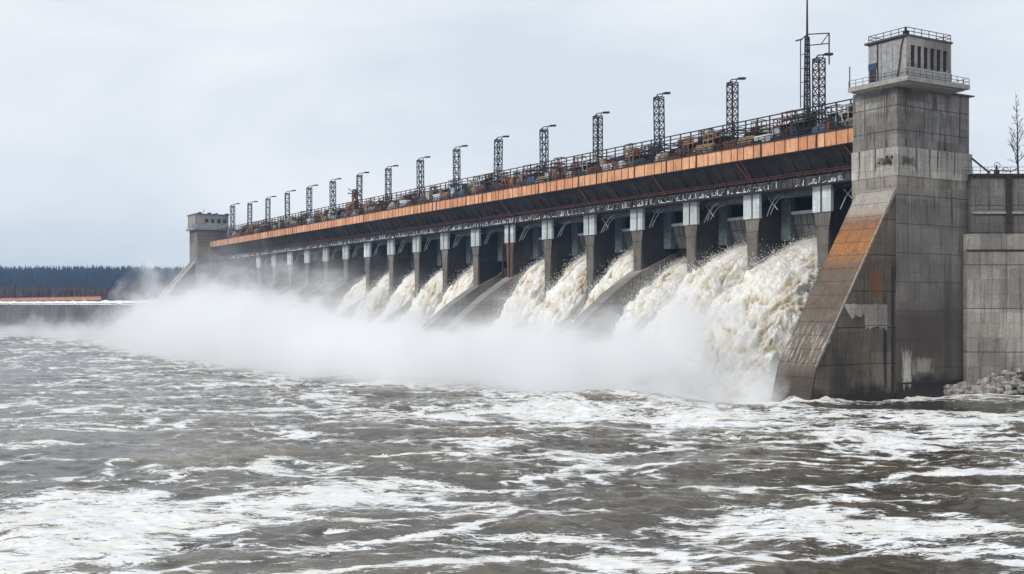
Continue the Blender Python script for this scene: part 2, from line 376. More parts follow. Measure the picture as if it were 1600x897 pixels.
def build_river():
    ang = np.concatenate([np.linspace(-math.pi, R(-42), 22)[:-1], np.linspace(R(-42), R(42), 1150), np.linspace(R(42), math.pi, 22)[1:]])
    rad = [.5, 15, 30, 40, 48]
    r = 48.0
    while r < 420: r *= 1.0052; rad.append(r)
    while r < 1500: r *= 1.012; rad.append(r)
    rad += [2200, 3500, 6000, 9000]; rad = np.array(rad)
    Rr, A = np.meshgrid(rad, ang, indexing='ij')
    X, Y = Rr * np.sin(TH + A), Rr * np.cos(TH + A)
    wx = X + 3 * fbm(X / 19, Y / 19, 0, 2, 3); wy = Y + 3 * fbm(X / 19, Y / 19, 4.2, 2, 9)
    near_dam = smooth(40, 120, X) * smooth(60, 130, Y)
    h = .75 * fbm(wx / 14, wy / 14, 1.3, 2, 1)
    rid = 1 - np.abs(fbm(wx / 5.5, wy / 5.5, .7, 3, 5)) * 3.0
    h = h + .25 * np.clip(rid, -.6, 1) * (.55 + .45 * smooth(-.2, .3, fbm(X / 30, Y / 30, 0, 2, 8)))
    h = h + .065 * (1 - np.abs(pn(wx / 1.9, wy / 1.9, .3, 22)) * 2.6) + .03 * pn(wx / .8, wy / .8, .3, 31)
    h = h * (1 + .8 * near_dam + 1.2 * smooth(88, 118, X) * smooth(122, 136, Y))
    h = h * (1 - .82 * np.exp(-(((X - 145) / 30)**2 + ((Y - 108) / 13)**2)))
    h = h + 1.5 * np.exp(-(((X - 130) / 4)**2 + ((Y - 125) / 3.0)**2)) * (1 + 1.2 * fbm(X / 2.4, Y / 2.4, 0, 3, 2))
    fade = smooth(0, 45, Rr) * (1 - smooth(900, 1500, Rr)) * (np.abs(A) < R(44))
    Z = h * fade
    l0, d0 = X * CS - Y * SN, X * SN + Y * CS
    u1, v1 = l0 / 1.7 + 9 * fbm(X / 26, Y / 26, 7, 2, 71), d0 + 9 * fbm(X / 26, Y / 26, 11, 2, 72)
    band = lambda sc, w, sd: np.exp(-(fbm(u1 / sc, v1 / sc, sd * .37, 3, sd) / w)**2)
    cov = .21 + .40 * band(15, .055, 41) + .34 * band(6.5, .07, 42) + .34 * fbm(X / 24, Y / 24, 2.2, 2, 40) + .22 * near_dam + .10 * band(3, .09, 43)
    for cx, cyy, rl, rd, k in FOAM:
        dx, dy = X - cx, Y - cyy; l = dx * CS - dy * SN; d = dx * SN + dy * CS
        q = (l / rl)**2 + (d / rd)**2
        q = q * (1 + .9 * fbm(X / 5, Y / 5, cx, 3, 50))
        cov = cov + k * .34 * np.exp(-np.clip(q, 0, 30) ** 1.3 * .8)
    cov = np.minimum(cov + .10 * smooth(.1, .5, rid), .93)
    me = grid_mesh('river_water', np.stack([X, Y, Z], -1)[::-1])
    attr(me, 'cover', cov[::-1]); attr(me, 'height', Z[::-1])
    m = M('muddy_foaming_water', .12, .38)
    m.b.inputs['IOR'].default_value = 1.33
    a = m.n('ShaderNodeAttribute'); a.attribute_name = 'cover'; cv = a.outputs['Fac']
    ah = m.n('ShaderNodeAttribute'); ah.attribute_name = 'height'; hh = ah.outputs['Fac']
    P = m.pos(); px = m.xyz(P)
    la = m.math('SUBTRACT', m.math('MULTIPLY', px[0], CS), m.math('MULTIPLY', px[1], SN)); de = m.math('ADD', m.math('MULTIPLY', px[0], SN), m.math('MULTIPLY', px[1], CS))
    P0 = m.comb(m.math('MULTIPLY', la, .38), de, 0.0)          # foam drawn out into strands across the current
    w = m.vec('SCALE', m.vec('SUBTRACT', m.noise(P0, .22, 4, .6, col=True), (.5, .5, .5)), (0, 0, 0)); w.node.inputs['Scale'].default_value = 4.5
    st = m.vec('ADD', P0, w); x = m.xyz(st)
    def ridge(scale, det, k):
        n = m.noise(st, scale, det, .6); return m.math('SUBTRACT', 1.0, m.math('MULTIPLY', m.math('ABSOLUTE', m.math('SUBTRACT', n, .5)), k), clamp=True)
    r1, r2, r3 = ridge(.33, 5, 10.0), ridge(.95, 4, 8.5), ridge(2.4, 4, 7.5)
    vor = m.n('ShaderNodeTexVoronoi'); vor.feature = 'DISTANCE_TO_EDGE'; vor.inputs['Scale'].default_value = 1.3; m.l(st, vor.inputs['Vector'])
    web = m.map(vor.outputs['Distance'], 0.0, .16, 1.0, 0.0)
    lace = m.math('MAXIMUM', m.math('MAXIMUM', r1, m.math('MULTIPLY', r2, .9)), m.math('MAXIMUM', m.math('MULTIPLY', r3, .78), m.math('MULTIPLY', web, .74)))
    bub = m.noise(st, 6.0, 5, .8)
    f = m.math('ADD', m.math('MULTIPLY', lace, .8), m.math('MULTIPLY', m.math('SUBTRACT', bub, .5), .62))
    th = m.math('SUBTRACT', 1.12, m.math('MULTIPLY', cv, .92))
    fo = m.map(m.math('SUBTRACT', f, th), 0.0, .13, smooth=True)
    mud = m.mix(m.map(m.noise(P, .09, 4), .35, .65), (.034, .028, .019), (.066, .053, .035))
    mud = m.mix(m.map(hh, .1, .6), mud, (.13, .10, .05))
    foamc = m.mix(m.map(m.noise(P, .25, 4), .4, .7), (.86, .875, .89), (.80, .76, .67)); foamc = m.mix(m.map(m.noise(st, 2.2, 5, .7), .3, .62), (.60, .61, .61), foamc)
    m.col(m.mix(fo, mud, foamc)); m.put(m.b.inputs['Roughness'], m.map(fo, 0, 1, .1, .8))
    rip = m.noise(m.comb(m.math('MULTIPLY', la, .6), de, 0.0), .9, 6, .55)
    m.bump(m.math('ADD', m.math('MULTIPLY', rip, 1.0), m.math('MULTIPLY', fo, .4)), .75, .22)
    tag(link('river_water', me, m.m), 'muddy grey brown river streaked with white foam below the dam', None, None, 'structure')
build_river()

# ------------------------------------------------------------------ land, hills, quay
def quay_x(y):
    return np.interp(y, [497, 860, 1600, 3500], [126.4, 90.5, -330, -1600])
def build_land():
    y = np.concatenate([np.linspace(497, 900, 40), np.linspace(915, 3600, 110)]); t = np.concatenate([[0, 4, 10], np.geomspace(18, 5200, 120)])
    T, Y = np.meshgrid(t, y, indexing='ij'); X = quay_x(Y) + T
    D = X * SN + Y * CS
    Z = 17.2 + 1.6 * smooth(500, 900, Y) + (52 + 6 * fbm(X / 500, Y / 500, 0, 3, 4)) * smooth(1150, 2150, D) + 3 * fbm(X / 90, Y / 90, 0, 3, 6) * smooth(20, 120, T)
    me = grid_mesh('hills', np.stack([X, Y, Z], -1))
    m = plain('brown_winter_ground', (.07, .055, .045), (.04, .035, .03), .95, scale=.02)
    tag(link('hills', me, m), 'low forested hills beyond the river bank', None, None, 'structure')
    return lambda X, Y: 17.2 + 1.6 * smooth(500, 900, Y) + (52 + 6 * fbm(X / 500, Y / 500, 0, 3, 4)) * smooth(1150, 2150, X * SN + Y * CS)
land_z = build_land()

def cones(name, N, dr, lr, hr, mat, label, spread=.2, seg=6, minz=0):
    d = RNG.uniform(*dr, N); a = RNG.uniform(*lr, N); l = a * d
    X = d * SN + l * CS; Y = d * CS - l * SN
    ok = (X > quay_x(Y) + 8) & (Y > 500); X, Y = X[ok], Y[ok]; n = len(X)
    Z = land_z(X, Y) - 1; H = RNG.uniform(*hr, n) * (1 + .25 * fbm(X / 60, Y / 60, 0, 2)); W = H * spread * RNG.uniform(.7, 1.3, n)
    V = []; F = []
    ring = np.array([(math.cos(2 * math.pi * k / seg), math.sin(2 * math.pi * k / seg)) for k in range(seg)])
    tiers = [(.08, 1.0, .55), (.38, .72, .82), (.62, .42, 1.0)]
    per = (seg + 1) * 3
    v = np.zeros((n, per, 3)); fl = []
    for t, (zb, w, zt) in enumerate(tiers):
        q = RNG.uniform(.75, 1.25, (n, seg, 1))
        v[:, t * (seg + 1):t * (seg + 1) + seg, :2] = np.stack([X, Y], -1)[:, None] + ring[None] * W[:, None, None] * w * q
        v[:, t * (seg + 1):t * (seg + 1) + seg, 2] = (Z + H * zb)[:, None]
        v[:, t * (seg + 1) + seg] = np.stack([X + RNG.uniform(-.3, .3, n), Y, Z + H * zt], -1)
        for k in range(seg): fl.append((t * (seg + 1) + k, t * (seg + 1) + (k + 1) % seg, t * (seg + 1) + seg))
    fl = np.array(fl); Fa = (fl[None] + (np.arange(n) * per)[:, None, None]).reshape(-1, 3)
    me = bpy.data.meshes.new(name); me.vertices.add(n * per); me.vertices.foreach_set('co', v.reshape(-1).astype(np.float32))
    me.loops.add(Fa.size); me.loops.foreach_set('vertex_index', Fa.reshape(-1).astype(np.int32))
    me.polygons.add(len(Fa)); me.polygons.foreach_set('loop_start', np.arange(0, Fa.size, 3, dtype=np.int32)); me.update(calc_edges=True)
    tag(link(name, me, mat), label, None, None, 'stuff')
m_con = plain('dark_conifer_needles', (.018, .03, .042), (.008, .014, .024), .9, scale=.06)
cones('conifer_forest', 26000, (1250, 2350), (-.64, -.02), (11, 29), m_con, 'dark blue green conifer forest covering the far hills', .13)
m_br = plain('bare_brush_twigs', (.095, .062, .055), (.05, .036, .036), .95, scale=.05)
cones('bare_woodland', 14000, (760, 1560), (-.62, -.05), (7, 15), m_br, 'brown leafless woodland at the foot of the hills', .2, 5)

cones('thicket', 700, (610, 900), (-.345, -.272), (8, 15), m_br, 'bare purple brown thicket beside the far tower', .1, 5)
def bare_tree_mesh(h, seed, lean=0, twig=4, spreadf=.35, base=.02):
    r = random.Random(seed); tr, cr = MB(), MB()
    pts = [np.array((0, 0, 0.))]; n = 8
    for i in range(n): pts.append(pts[-1] + np.array((r.uniform(-.03, .03) * h / n * 2 + lean / n, r.uniform(-.03, .03) * h / n * 2, h / n)))
    for i in range(n): tr.bar(pts[i], pts[i + 1], h * base * (1 - i / n) + .05, h * base * (1 - (i + 1) / n) + .04, 5)
    def branch(p, d, L, w, lv):
        q = p
        for k in range(3):
            d = d + np.array([r.uniform(-.25, .25) for _ in range(3)]) * .6 + np.array((0, 0, .12)); d /= np.linalg.norm(d)
            q2 = q + d * L / 3; cr.bar(q, q2, w * (1 - k * .25), w * (.75 - k * .25), 3)
            if lv > 0:
                for _ in range(2):
                    e = d + np.array([r.uniform(-.9, .9) for _ in range(3)]); e /= np.linalg.norm(e)
                    branch(q2, e, L * .5, w * .55, lv - 1)
            q = q2
    for i in range(2 * n):
        t = .22 + .76 * i / (2 * n); j = int(t * n); p = pts[j] + (pts[j + 1] - pts[j]) * (t * n - j)
        a = r.uniform(0, 6.28); e = r.uniform(.5, 1.1)
        branch(p, np.array((math.cos(a) * math.cos(e), math.sin(a) * math.cos(e), math.sin(e))), h * spreadf * (1.1 - t), h * base * .45 * (1.2 - t) + .03, 2)
    return tr, cr
# leafless trees between the slanting far wall and the bare woodland
def far_tree(px_l, d, h, seed, label):
    l = px_l * d; X, Y = d * SN + l * CS, d * CS - l * SN
    t = thing('bare_tree', label, 'tree', (X, Y, float(land_z(np.array(X), np.array(Y))) - .3), 'leafless trees behind the far buttress')
    tr, cr = bare_tree_mesh(h, seed, 0, spreadf=.32, base=.018); obj('trunk', tr, mat_bark, t); obj('crown', cr, mat_bark, t)
tl = [(-.330, 620, 16), (-.322, 640, 18.5), (-.316, 630, 18), (-.3105, 650, 20), (-.3055, 620, 19), (-.300, 640, 20), (-.294, 600, 19), (-.337, 700, 17)]
for i, (a, d, h) in enumerate(tl):
    far_tree(a, d, h, 30 + i, ('thin bare tree farthest left of the clump behind the far slanting wall' if i == 7 else
             'bare dark tree, %s from the left in the row behind the far slanting wall' % ORD[i + 2]))

# quay wall at the far bank, with snow on its edge, and an orange barrier on the bank
q = MB(); ys = np.linspace(497, 1600, 60)
xs = quay_x(ys)
for i in range(len(ys) - 1):
    z0, z1 = 17.6 + 1.6 * smooth(500, 900, ys[i]), 17.6 + 1.6 * smooth(500, 900, ys[i + 1])
    q.quad((xs[i], ys[i], -2), (xs[i + 1], ys[i + 1], -2), (xs[i + 1], ys[i + 1], z1), (xs[i], ys[i], z0))
    q.quad((xs[i], ys[i], z0), (xs[i + 1], ys[i + 1], z1), (xs[i + 1] + 6, ys[i + 1], z1), (xs[i] + 6, ys[i], z0))
tag(obj('quay_wall', q, mat_quay), 'grey concrete quay wall on the far bank left of the far tower', 'wall')
sn = MB(); ys2 = np.linspace(498, 1200, 140)
for i in range(len(ys2) - 1):
    a, b = ys2[i], ys2[i + 1]; za, zb = 17.64 + 1.6 * smooth(500, 900, a), 17.64 + 1.6 * smooth(500, 900, b)
    h1 = .9 + 1.2 * abs(float(pn(a / 14, .3))) ; h2 = .9 + 1.2 * abs(float(pn(b / 14, .3)))
    xa, xb = float(quay_x(a)), float(quay_x(b)); w1, w2 = .25 + .5 * float(pn(a / 9, 5)), .25 + .5 * float(pn(b / 9, 5))
    sn.quad((xa + w1 - .6, a, za - .5 - w1), (xb + w2 - .6, b, zb - .5 - w2), (xb + 1.6, b, zb + h2), (xa + 1.6, a, za + h1))
    sn.quad((xa + 1.6, a, za + h1), (xb + 1.6, b, zb + h2), (xb + 7, b, zb + .1), (xa + 7, a, za + .1))
tag(obj('snow', sn, mat_snow), 'bank of white snow lying along the far quay edge', None, None, 'stuff')
t = thing('orange_barrier', 'long low orange barrier behind the snowy far quay edge', 'barrier', (120, 640, 19), None, True)
b1, b2 = MB(), MB()
ys3 = np.linspace(615, 1150, 46)
for a, b in zip(ys3[:-1], ys3[1:]):
    xa, xb = float(quay_x(a)) + 10, float(quay_x(b)) + 10; za = 19.3 + 1.4 * smooth(500, 900, a); zb = 19.3 + 1.4 * smooth(500, 900, b)
    b1.quad((xa, a, za), (xb, b, zb), (xb, b, zb + 2.0), (xa, a, za + 2.0)); b1.quad((xa, a, za + 2.0), (xb, b, zb + 2.0), (xb + .6, b, zb + 2.0), (xa + .6, a, za + 2.0))
    b1.quad((xa + .6, a, za), (xb + .6, b, zb), (xb + .6, b, zb + 2.0), (xa + .6, a, za + 2.0))
    b2.quad((xa - .1, a, za + 1.85), (xb - .1, b, zb + 1.85), (xb + .7, b, zb + 2.15), (xa + .7, a, za + 2.15))
obj('panel', b1, plain('faded_orange_board', (.55, .27, .18), (.38, .19, .13), .8, scale=.1), t); obj('coping', b2, mat_rust, t)

# ------------------------------------------------------------------ the dam
Y0, DY, NP = 140.25, 17.5, 18
XF, XP = 147.5, 149.0
Ya, Yb = 129.9, 500.0
dam = thing('spillway_dam', 'long grey concrete spillway dam with orange edge beam between two towers', 'dam', (XP, 140, 0), None, True)
# edge beam
fm = MB().box(XF, XF + .5, Ya, Yb, 42.25, 44.8); fas = obj('edge_beam', fm, mat_fas, dam); fas['label'] = 'orange painted edge beam'
sm = MB(); y = Ya + .6; r = random.Random(3)
while y < Yb:
    w = .09 if r.random() < .85 else .4; sm.box(XF - .07, XF - .003, y, y + w + .03, 42.2, 44.85); y += r.choice([1.7, 2.1, 2.3, 2.3, 2.6, 3.3])
sm.box(XF - .16, XF - .075, Ya, Yb, 44.72, 44.95); sm.box(XF - .12, XF - .075, Ya, Yb, 42.12, 42.3)
obj('seam', sm, mat_black, fas)
# deck
obj('deck', MB().box(XF + .5, 172, Ya, Yb, 43.4, 44.7), mat_dark, dam)
obj('upper_deck', MB().box(150.75, 171.9, Ya, Yb, 44.71, 46.2), mat_dark, dam)
# soffit: leans back from the beam to the gallery, with raking ribs
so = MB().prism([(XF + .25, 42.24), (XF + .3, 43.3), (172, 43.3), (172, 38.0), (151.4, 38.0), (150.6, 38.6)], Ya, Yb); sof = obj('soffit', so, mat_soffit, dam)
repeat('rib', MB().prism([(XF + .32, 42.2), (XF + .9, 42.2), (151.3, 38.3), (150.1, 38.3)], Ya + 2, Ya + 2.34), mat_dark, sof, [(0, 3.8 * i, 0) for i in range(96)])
# face behind the gallery
obj('gallery_wall', MB().box(150.9, 172, Ya, Yb, 35.6, 38.05), concrete('gallery_concrete', (.17, .18, .19), (.07, .075, .08), 6, 2.2, .7, .8), dam)
obj('back_wall', MB().box(163, 172, Ya, Yb, -2, 35.6), mat_dark, dam)
# body past the last pier
obj('end_wall', MB().prism([(149.3, 35.6), (163, 35.6), (163, -2), (139, -2), (149.3, 22)], Y0 + DY * 17 + 8, Yb), concrete('end_wall_concrete', (.13, .13, .135), (.07, .07, .075), 4, 8, .6, .5), dam)

# the spillway face under the gates
obj('spillway_face', MB().prism([(163, 24.5), (158, 23.5), (153, 19.5), (146, 11), (138, 3.5), (131, .8), (126, -1), (126, -2), (163, -2)], Ya + .3, Y0 + DY * 17 + 8), mat_pier2, dam)
for n in range(NP):
    yc = Y0 + DY * n; near = n < 9
    lab = None
    pm = MB()
    # shaft: front edge slender, widening upwards
    for (za, wa), (zb, wb) in (((-1, 1.35), (24, 1.35)), ((24, 1.35), (31.3, 1.95))):
        k = len(pm.v)
        for z, w in ((za, wa), (zb, wb)): pm.v += [(XP, yc - w, z), (XP, yc + w, z), (163, yc + w, z), (163, yc - w, z)]
        pm.f += [(k, k + 3, k + 2, k + 1), (k + 4, k + 5, k + 6, k + 7), (k, k + 1, k + 5, k + 4), (k + 1, k + 2, k + 6, k + 5), (k + 2, k + 3, k + 7, k + 6), (k + 3, k, k + 4, k + 7)]
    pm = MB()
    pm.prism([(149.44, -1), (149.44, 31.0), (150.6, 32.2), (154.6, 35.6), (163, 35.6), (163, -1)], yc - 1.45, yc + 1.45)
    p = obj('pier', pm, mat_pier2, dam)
    fr = MB(); k = 0
    zz = [(-1, 1.0), (14, 1.05), (24, 1.2), (28.5, 1.45), (31.2, 1.95)]
    for z, w in zz: fr.v += [(XP, yc - w, z), (XP, yc + w, z), (149.45, yc + min(w, 1.3), z), (149.45, yc - min(w, 1.3), z)]
    for i in range(len(zz) - 1):
        k = i * 4; fr.f += [(k, k + 1, k + 5, k + 4), (k + 1, k + 2, k + 6, k + 5), (k + 2, k + 3, k + 7, k + 6), (k + 3, k, k + 4, k + 7)]
    fr.f += [(16, 17, 18, 19)]
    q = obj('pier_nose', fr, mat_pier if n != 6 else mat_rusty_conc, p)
    if n == 6: q['label'] = 'rust stained pier nose'
    # two painted column faces with a dark slot between
    wide = 2.1
    capm = MB().box(XP - .25, XP + .44, yc - wide, yc - .45 if n % 2 else yc - .1, 31.25, 35.8)
    capm.box(XP - .25, XP + .44, (yc + .0) if n % 2 else yc + .35, yc + wide, 31.25, 35.8)
    obj('pier_cap', capm, mat_cap, p)
    obj('slot', MB().box(XP - .02, XP + .4, yc - .5, yc + .4, 31.27, 35.7), mat_black, p)
    # divider wall running down the spillway
    hw = 2.0; dz = {1: -6, 2: -5, 3: -1, 4: -8, 5: -8, 6: -1, 7: -3, 8: -8, 9: -6, 10: -7.5, 11: -5}.get(n, 0)
    dv = MB().prism([(160, 27.6), (163, 27.6), (163, -1.5), (121.5, -1.5), (123.0, 2.0), (131, 10.6 + dz), (141, 18.6 + dz), (148.5, 23.4 + dz), (155, 26.0 + dz * .8)], yc - hw, yc + hw)
    if n == 0: dv = MB().prism([(160, 22), (163, 22), (163, -1.5), (128, -1.5), (134, 2.5)], yc - 2.7, yc + 2.7)
    d_ = obj('divider_wall', dv, mat_div, dam)
    # gallery walkway bay
    ya, yb = (Ya if n == 0 else yc - DY / 2), yc + DY / 2
    cw = MB().box(XP - 1.5, 151.0, ya, yb - .03, 35.82, 36.1)
    c_ = obj('walkway', cw, mat_black, dam)
    rl = MB(); rl.bar((XP - 1.4, ya, 38.0), (XP - 1.4, yb, 38.0), .13); rl.bar((XP - 1.4, ya, 38.4), (XP - 1.4, yb, 38.4), .1); obj('handrail', rl, mat_rust_pipe, c_)
    rl = MB(); rl.bar((XP - 1.4, ya, 37.1), (XP - 1.4, yb, 37.1), .1)
    k = ya
    while k < yb: rl.bar((XP - 1.4, k, 36.0), (XP - 1.4, k, 38.4), .11); k += 1.46
    r = random.Random(n)
    for _ in range(7):
        y_ = r.uniform(ya, yb); rl.bar((XP - 1.2, y_, 36.1), (150.6, y_ + r.uniform(-1, 1), 39.5 + r.random()), .12)
    obj('post', rl, mat_black, c_)
    # service pipes along the gallery and pale fittings
    for _ in range(6):
        y_ = r.uniform(ya, yb - 1.5); obj('fitting', MB().box(150.3, 150.85, y_, y_ + r.uniform(.3, 1.3), 36.5, 36.8 + r.uniform(.2, 1.0)), mat_pale if r.random() < .5 else mat_steel, c_)
    # gate bay between this pier and the next
    if n < NP - 1:
        g0, g1 = yc + 1.5, yc + DY - 1.5
        gm = MB(); rows = 10
        for i in range(rows):
            t0, t1 = i / rows, (i + 1) / rows
            f = lambda t: (157.4 - 1.7 * math.sin(t * math.pi * .5), 27.4 + 4.6 * t)
            (xa, za), (xb, zb) = f(t0), f(t1)
            gm.quad((xa, g1, za), (xa, g0, za), (xb, g0, zb), (xb, g1, zb))
        gm.quad((157.4, g0, 27.4), (157.4, g1, 27.4), (160, g1, 27.4), (160, g0, 27.4)); gm.quad((155.7, g1, 32), (155.7, g0, 32), (160, g0, 32), (160, g1, 32))
        g = obj('gate', gm, mat_gate, dam, True)
        rbm = MB(); yy = g0 + .7
        rbm.prism([(f(i / 6)[0] - .14, f(i / 6)[1]) for i in range(7)] + [(f(i / 6)[0] + .02, f(i / 6)[1]) for i in range(6, -1, -1)], yy - .07, yy + .07)
        repeat('gate_rib', rbm, mat_steel, g, [(0, 1.6 * i, 0) for i in range(9)])
        obj('gate_beam', MB().box(155.2, 156.0, g0, g1, 32.02, 32.6), mat_cap, g)
        obj('gate_post', MB().box(155.0, 156.2, g1 - 2.4, g1, 27.3, 35.5), plain('teal_grey_steel', (.13, .16, .165), (.06, .08, .085), .6) if n == 0 else bpy.data.materials['teal_grey_steel'], g)
        obj('lintel', MB().box(151.6, 153.0, g0, g1, 34.9, 35.6), mat_steel, dam)
        # curved white pipes hanging from the walkway beside each pier
        pp = MB(); r = random.Random(100 + n)
        for j in range(2 + (n % 2)):
            o_ = j * .55; pts = []
            L = r.uniform(3.2, 5.2)
            for i in range(7):
                t = i / 6; pts.append((150.2 + .3 * j, yc + DY - 2.5 - 0.2 - L * t - o_ * (1 - t), 35.2 - (3.6 - .5 * j) * (1 - t) ** 2.2 - .25 * j))
            pp.tube(pts, .14)
        if n in (0, 1, 3): pp.bar((150.3, yc + DY - 3.0, 34.9), (150.3, yc + DY - 5.4, 32.6), .12)
        obj('conduit', pp, mat_pale, dam)
# first bay beside the near tower
pp = MB(); pp.tube([(150.3, 137.4, 31.6), (150.3, 136.2, 33.6), (150.3, 134.6, 35.2), (150.3, 133.6, 35.4)], .22); pp.bar((150.4, 136.8, 35.0), (150.4, 134.6, 33.0), .15)
obj('conduit', pp, mat_pale, dam)
# snow and ice caught along the walkway edge
sm = MB(); r = random.Random(11); y = Ya
while y < 470:
    if r.random() < .7 * (.4 + abs(float(pn(y / 6, 0))) * 2): sm.blob((XP - 1.62, y, 36.12 + r.uniform(0, .18)), (.11, r.uniform(.10, .34), r.uniform(.05, .15)), r.random(), 5, 4, .5)
    if r.random() < .25: sm.bar((XP - 1.6, y, 36.2), (XP - 1.55, y + r.uniform(-.3, .3), 36.2 + r.uniform(.4, 1.1)), .09)
    y += r.uniform(.3, .75)
tag(obj('ice', sm, mat_snow), 'white crusts of ice along the edge of the gallery walkway', None, None, 'stuff')
# raking struts under the beam
for y_, d_ in ((134.4, 2.2), (159.5, 1.3), (161.0, 2.2), (186, 2), (213, 2.2), (248, 2.5), (281, 2), (330, 2), (372, 2)):
    obj('strut', MB().bar((XF + .1, y_, 42.3), (149.6, y_ - d_, 38.2), .22), mat_rust_pipe, dam)
obj('inspection_ladder', MB().bar((XP - .5, Y0 + DY * 6 + 2.4, 36), (XP - .5, Y0 + DY * 6 + 2.4, 18), .35).bar((XP - .5, Y0 + DY * 6 - .6, 36), (XP - .5, Y0 + DY * 6 - .6, 20), .25), mat_iron, dam)

# ------------------------------------------------------------------ towers
nt_ = thing('near_tower', 'tall weathered concrete tower with cabin and sloping rusty buttress, at right', 'tower', (150, 124, 0), None, True)
nt_.name = 'concrete_tower'
obj('shaft', MB().box(146.02, 164.3, 121.7, 131.0, -2, 35.6), mat_shaft, nt_)
obj('shaft_middle', MB().box(145.95, 164.4, 121.62, 131.02, 35.6, 40.2), mat_shaft_mid, nt_)
obj('shaft_top', MB().box(146.12, 163.9, 121.84, 130.9, 40.2, 49.8), mat_shaft_top, nt_)
nm = MB().prism([(146.0, 33.6), (146.0, -2), (126.2, -2), (126.9, 1.0), (128.2, 5.6)], 121.95, 129.8); bt = obj('buttress', nm, mat_side, nt_)
nm = MB()
prof = [(146.0, 33.6), (137.1, 19.6), (128.2, 5.6), (126.9, 1.0), (126.2, -2)]
for i in range(4):
    (xa, za), (xb, zb) = prof[i], prof[i + 1]
    nrm = np.array((-(za - zb), (xa - xb))); nrm = nrm / np.linalg.norm(nrm) * .06
    for o1 in (0,):
        nm.quad((xa + nrm[0], 121.9, za + nrm[1]), (xb + nrm[0], 121.9, zb + nrm[1]), (xb + nrm[0], 129.85, zb + nrm[1]), (xa + nrm[0], 129.85, za + nrm[1]))
        nm.quad((xa + nrm[0], 121.9, za + nrm[1]), (xa + .25, 121.9, za - .3), (xb + .25, 121.9, zb - .3), (xb + nrm[0], 121.9, zb + nrm[1]))
obj('slope_face', nm, mat_slope_face, bt)['label'] = 'rust orange sloping face'
# edge coping along the slope
nm = MB().bar((145.9, 121.95, 33.55), (128.1, 121.95, 5.55), .22); obj('edge', nm, plain('pale_edge_concrete', (.36, .33, .29), (.2, .18, .15), .9), bt)
# patch of pale broken render on the buttress side
r = random.Random(21); P = []
for i in range(26): P.append((134.0 + 9.8 * i / 25, 15.1 + r.uniform(-.15, .1)))
for i in range(10): P.append((143.9 + r.uniform(-.1, .1), 15 - 3.6 * (i + .5) / 10))
for i in range(26):
    t = i / 25; P.append((143.8 - 8.0 * t, 11.2 + r.uniform(-.35, .5) + (1.9 if t > .62 else 0)))
nm = MB(); k = len(P); nm.v = [(x, 121.88, z) for x, z in P] + [(x, 121.96, z) for x, z in P]
nm.f = [tuple(range(k))[::-1]] + [(i, (i + 1) % k, k + (i + 1) % k, k + i) for i in range(k)]
obj('render_patch', nm, concrete('pale_render', (.44, .41, .37), (.26, .235, .21), 1.3, 3.1, .3, .7), bt)['label'] = 'pale broken patch of render'
# black strip painting the shade inside the joint between buttress and shaft
obj('joint', MB().box(144.9, 145.5, 121.86, 121.94, .5, 21), mat_black, bt)
obj('water_stain_ledge', MB().box(146.0, 164.2, 121.5, 121.69, 2.3, 2.6), plain('damp_dark_concrete', (.03, .026, .02), None, .6), nt_)
# ledge and cabin
lg = obj('ledge', MB().box(144.4, 159.5, 118.4, 130.4, 50.0, 50.75).box(145.0, 158.8, 119.0, 130.0, 49.75, 50.0), plain('ledge_concrete', (.42, .40, .37), (.26, .245, .23), .85), nt_)
obj('ledge_cap', MB().box(158.9, 164.8, 121.4, 131.2, 49.8, 50.0), mat_steel, nt_)
x0, x1, y0, y1 = 145.0, 155.6, 119.0, 126.6
cab = obj('cabin', MB().box(x0 + .1, x1, y0 + .3, y1, 50.7, 57.0), mat_cabin, nt_)
# window wall on the near side, with real openings
wm = MB(); nw = 6; wx0, wx1, wz0, wz1 = 145.9, 154.6, 52.35, 55.75
wm.box(x0, x1, y0, y0 + .295, 50.7, wz0); wm.box(x0, x1, y0, y0 + .295, wz1, 57.1)
pw = (wx1 - wx0) / (nw * 2 - 1) ; ww = pw * 1.25; gap = (wx1 - wx0 - nw * ww) / (nw - 1)
edges = [x0] + sum([[wx0 + i * (ww + gap), wx0 + i * (ww + gap) + ww] for i in range(nw)], []) + [x1]
for i in range(0, len(edges), 2): wm.box(edges[i], edges[i + 1], y0, y0 + .295, wz0, wz1)
obj('window_wall', wm, mat_cabin, cab)
obj('parapet', MB().box(x0 - .03, x1 + .05, y0 - .12, y0 - .004, 51.0, 52.2), plain('pale_grey_panel', (.44, .45, .46), (.32, .325, .33), .6), cab)
for i in range(nw):
    xa = wx0 + i * (ww + gap)
    w_ = obj('window', MB().box(xa, xa + ww, y0 + .22, y0 + .26, wz0, wz1), mat_glass, nt_)
    fr = MB()
    for k in range(1, 4): fr.box(xa, xa + ww, y0 + .12, y0 + .2, wz0 + k * (wz1 - wz0) / 4 - .05, wz0 + k * (wz1 - wz0) / 4 + .05)
    fr.box(xa + ww / 2 - .04, xa + ww / 2 + .04, y0 + .13, y0 + .19, wz0, wz1)
    obj('frame', fr, mat_black, w_)
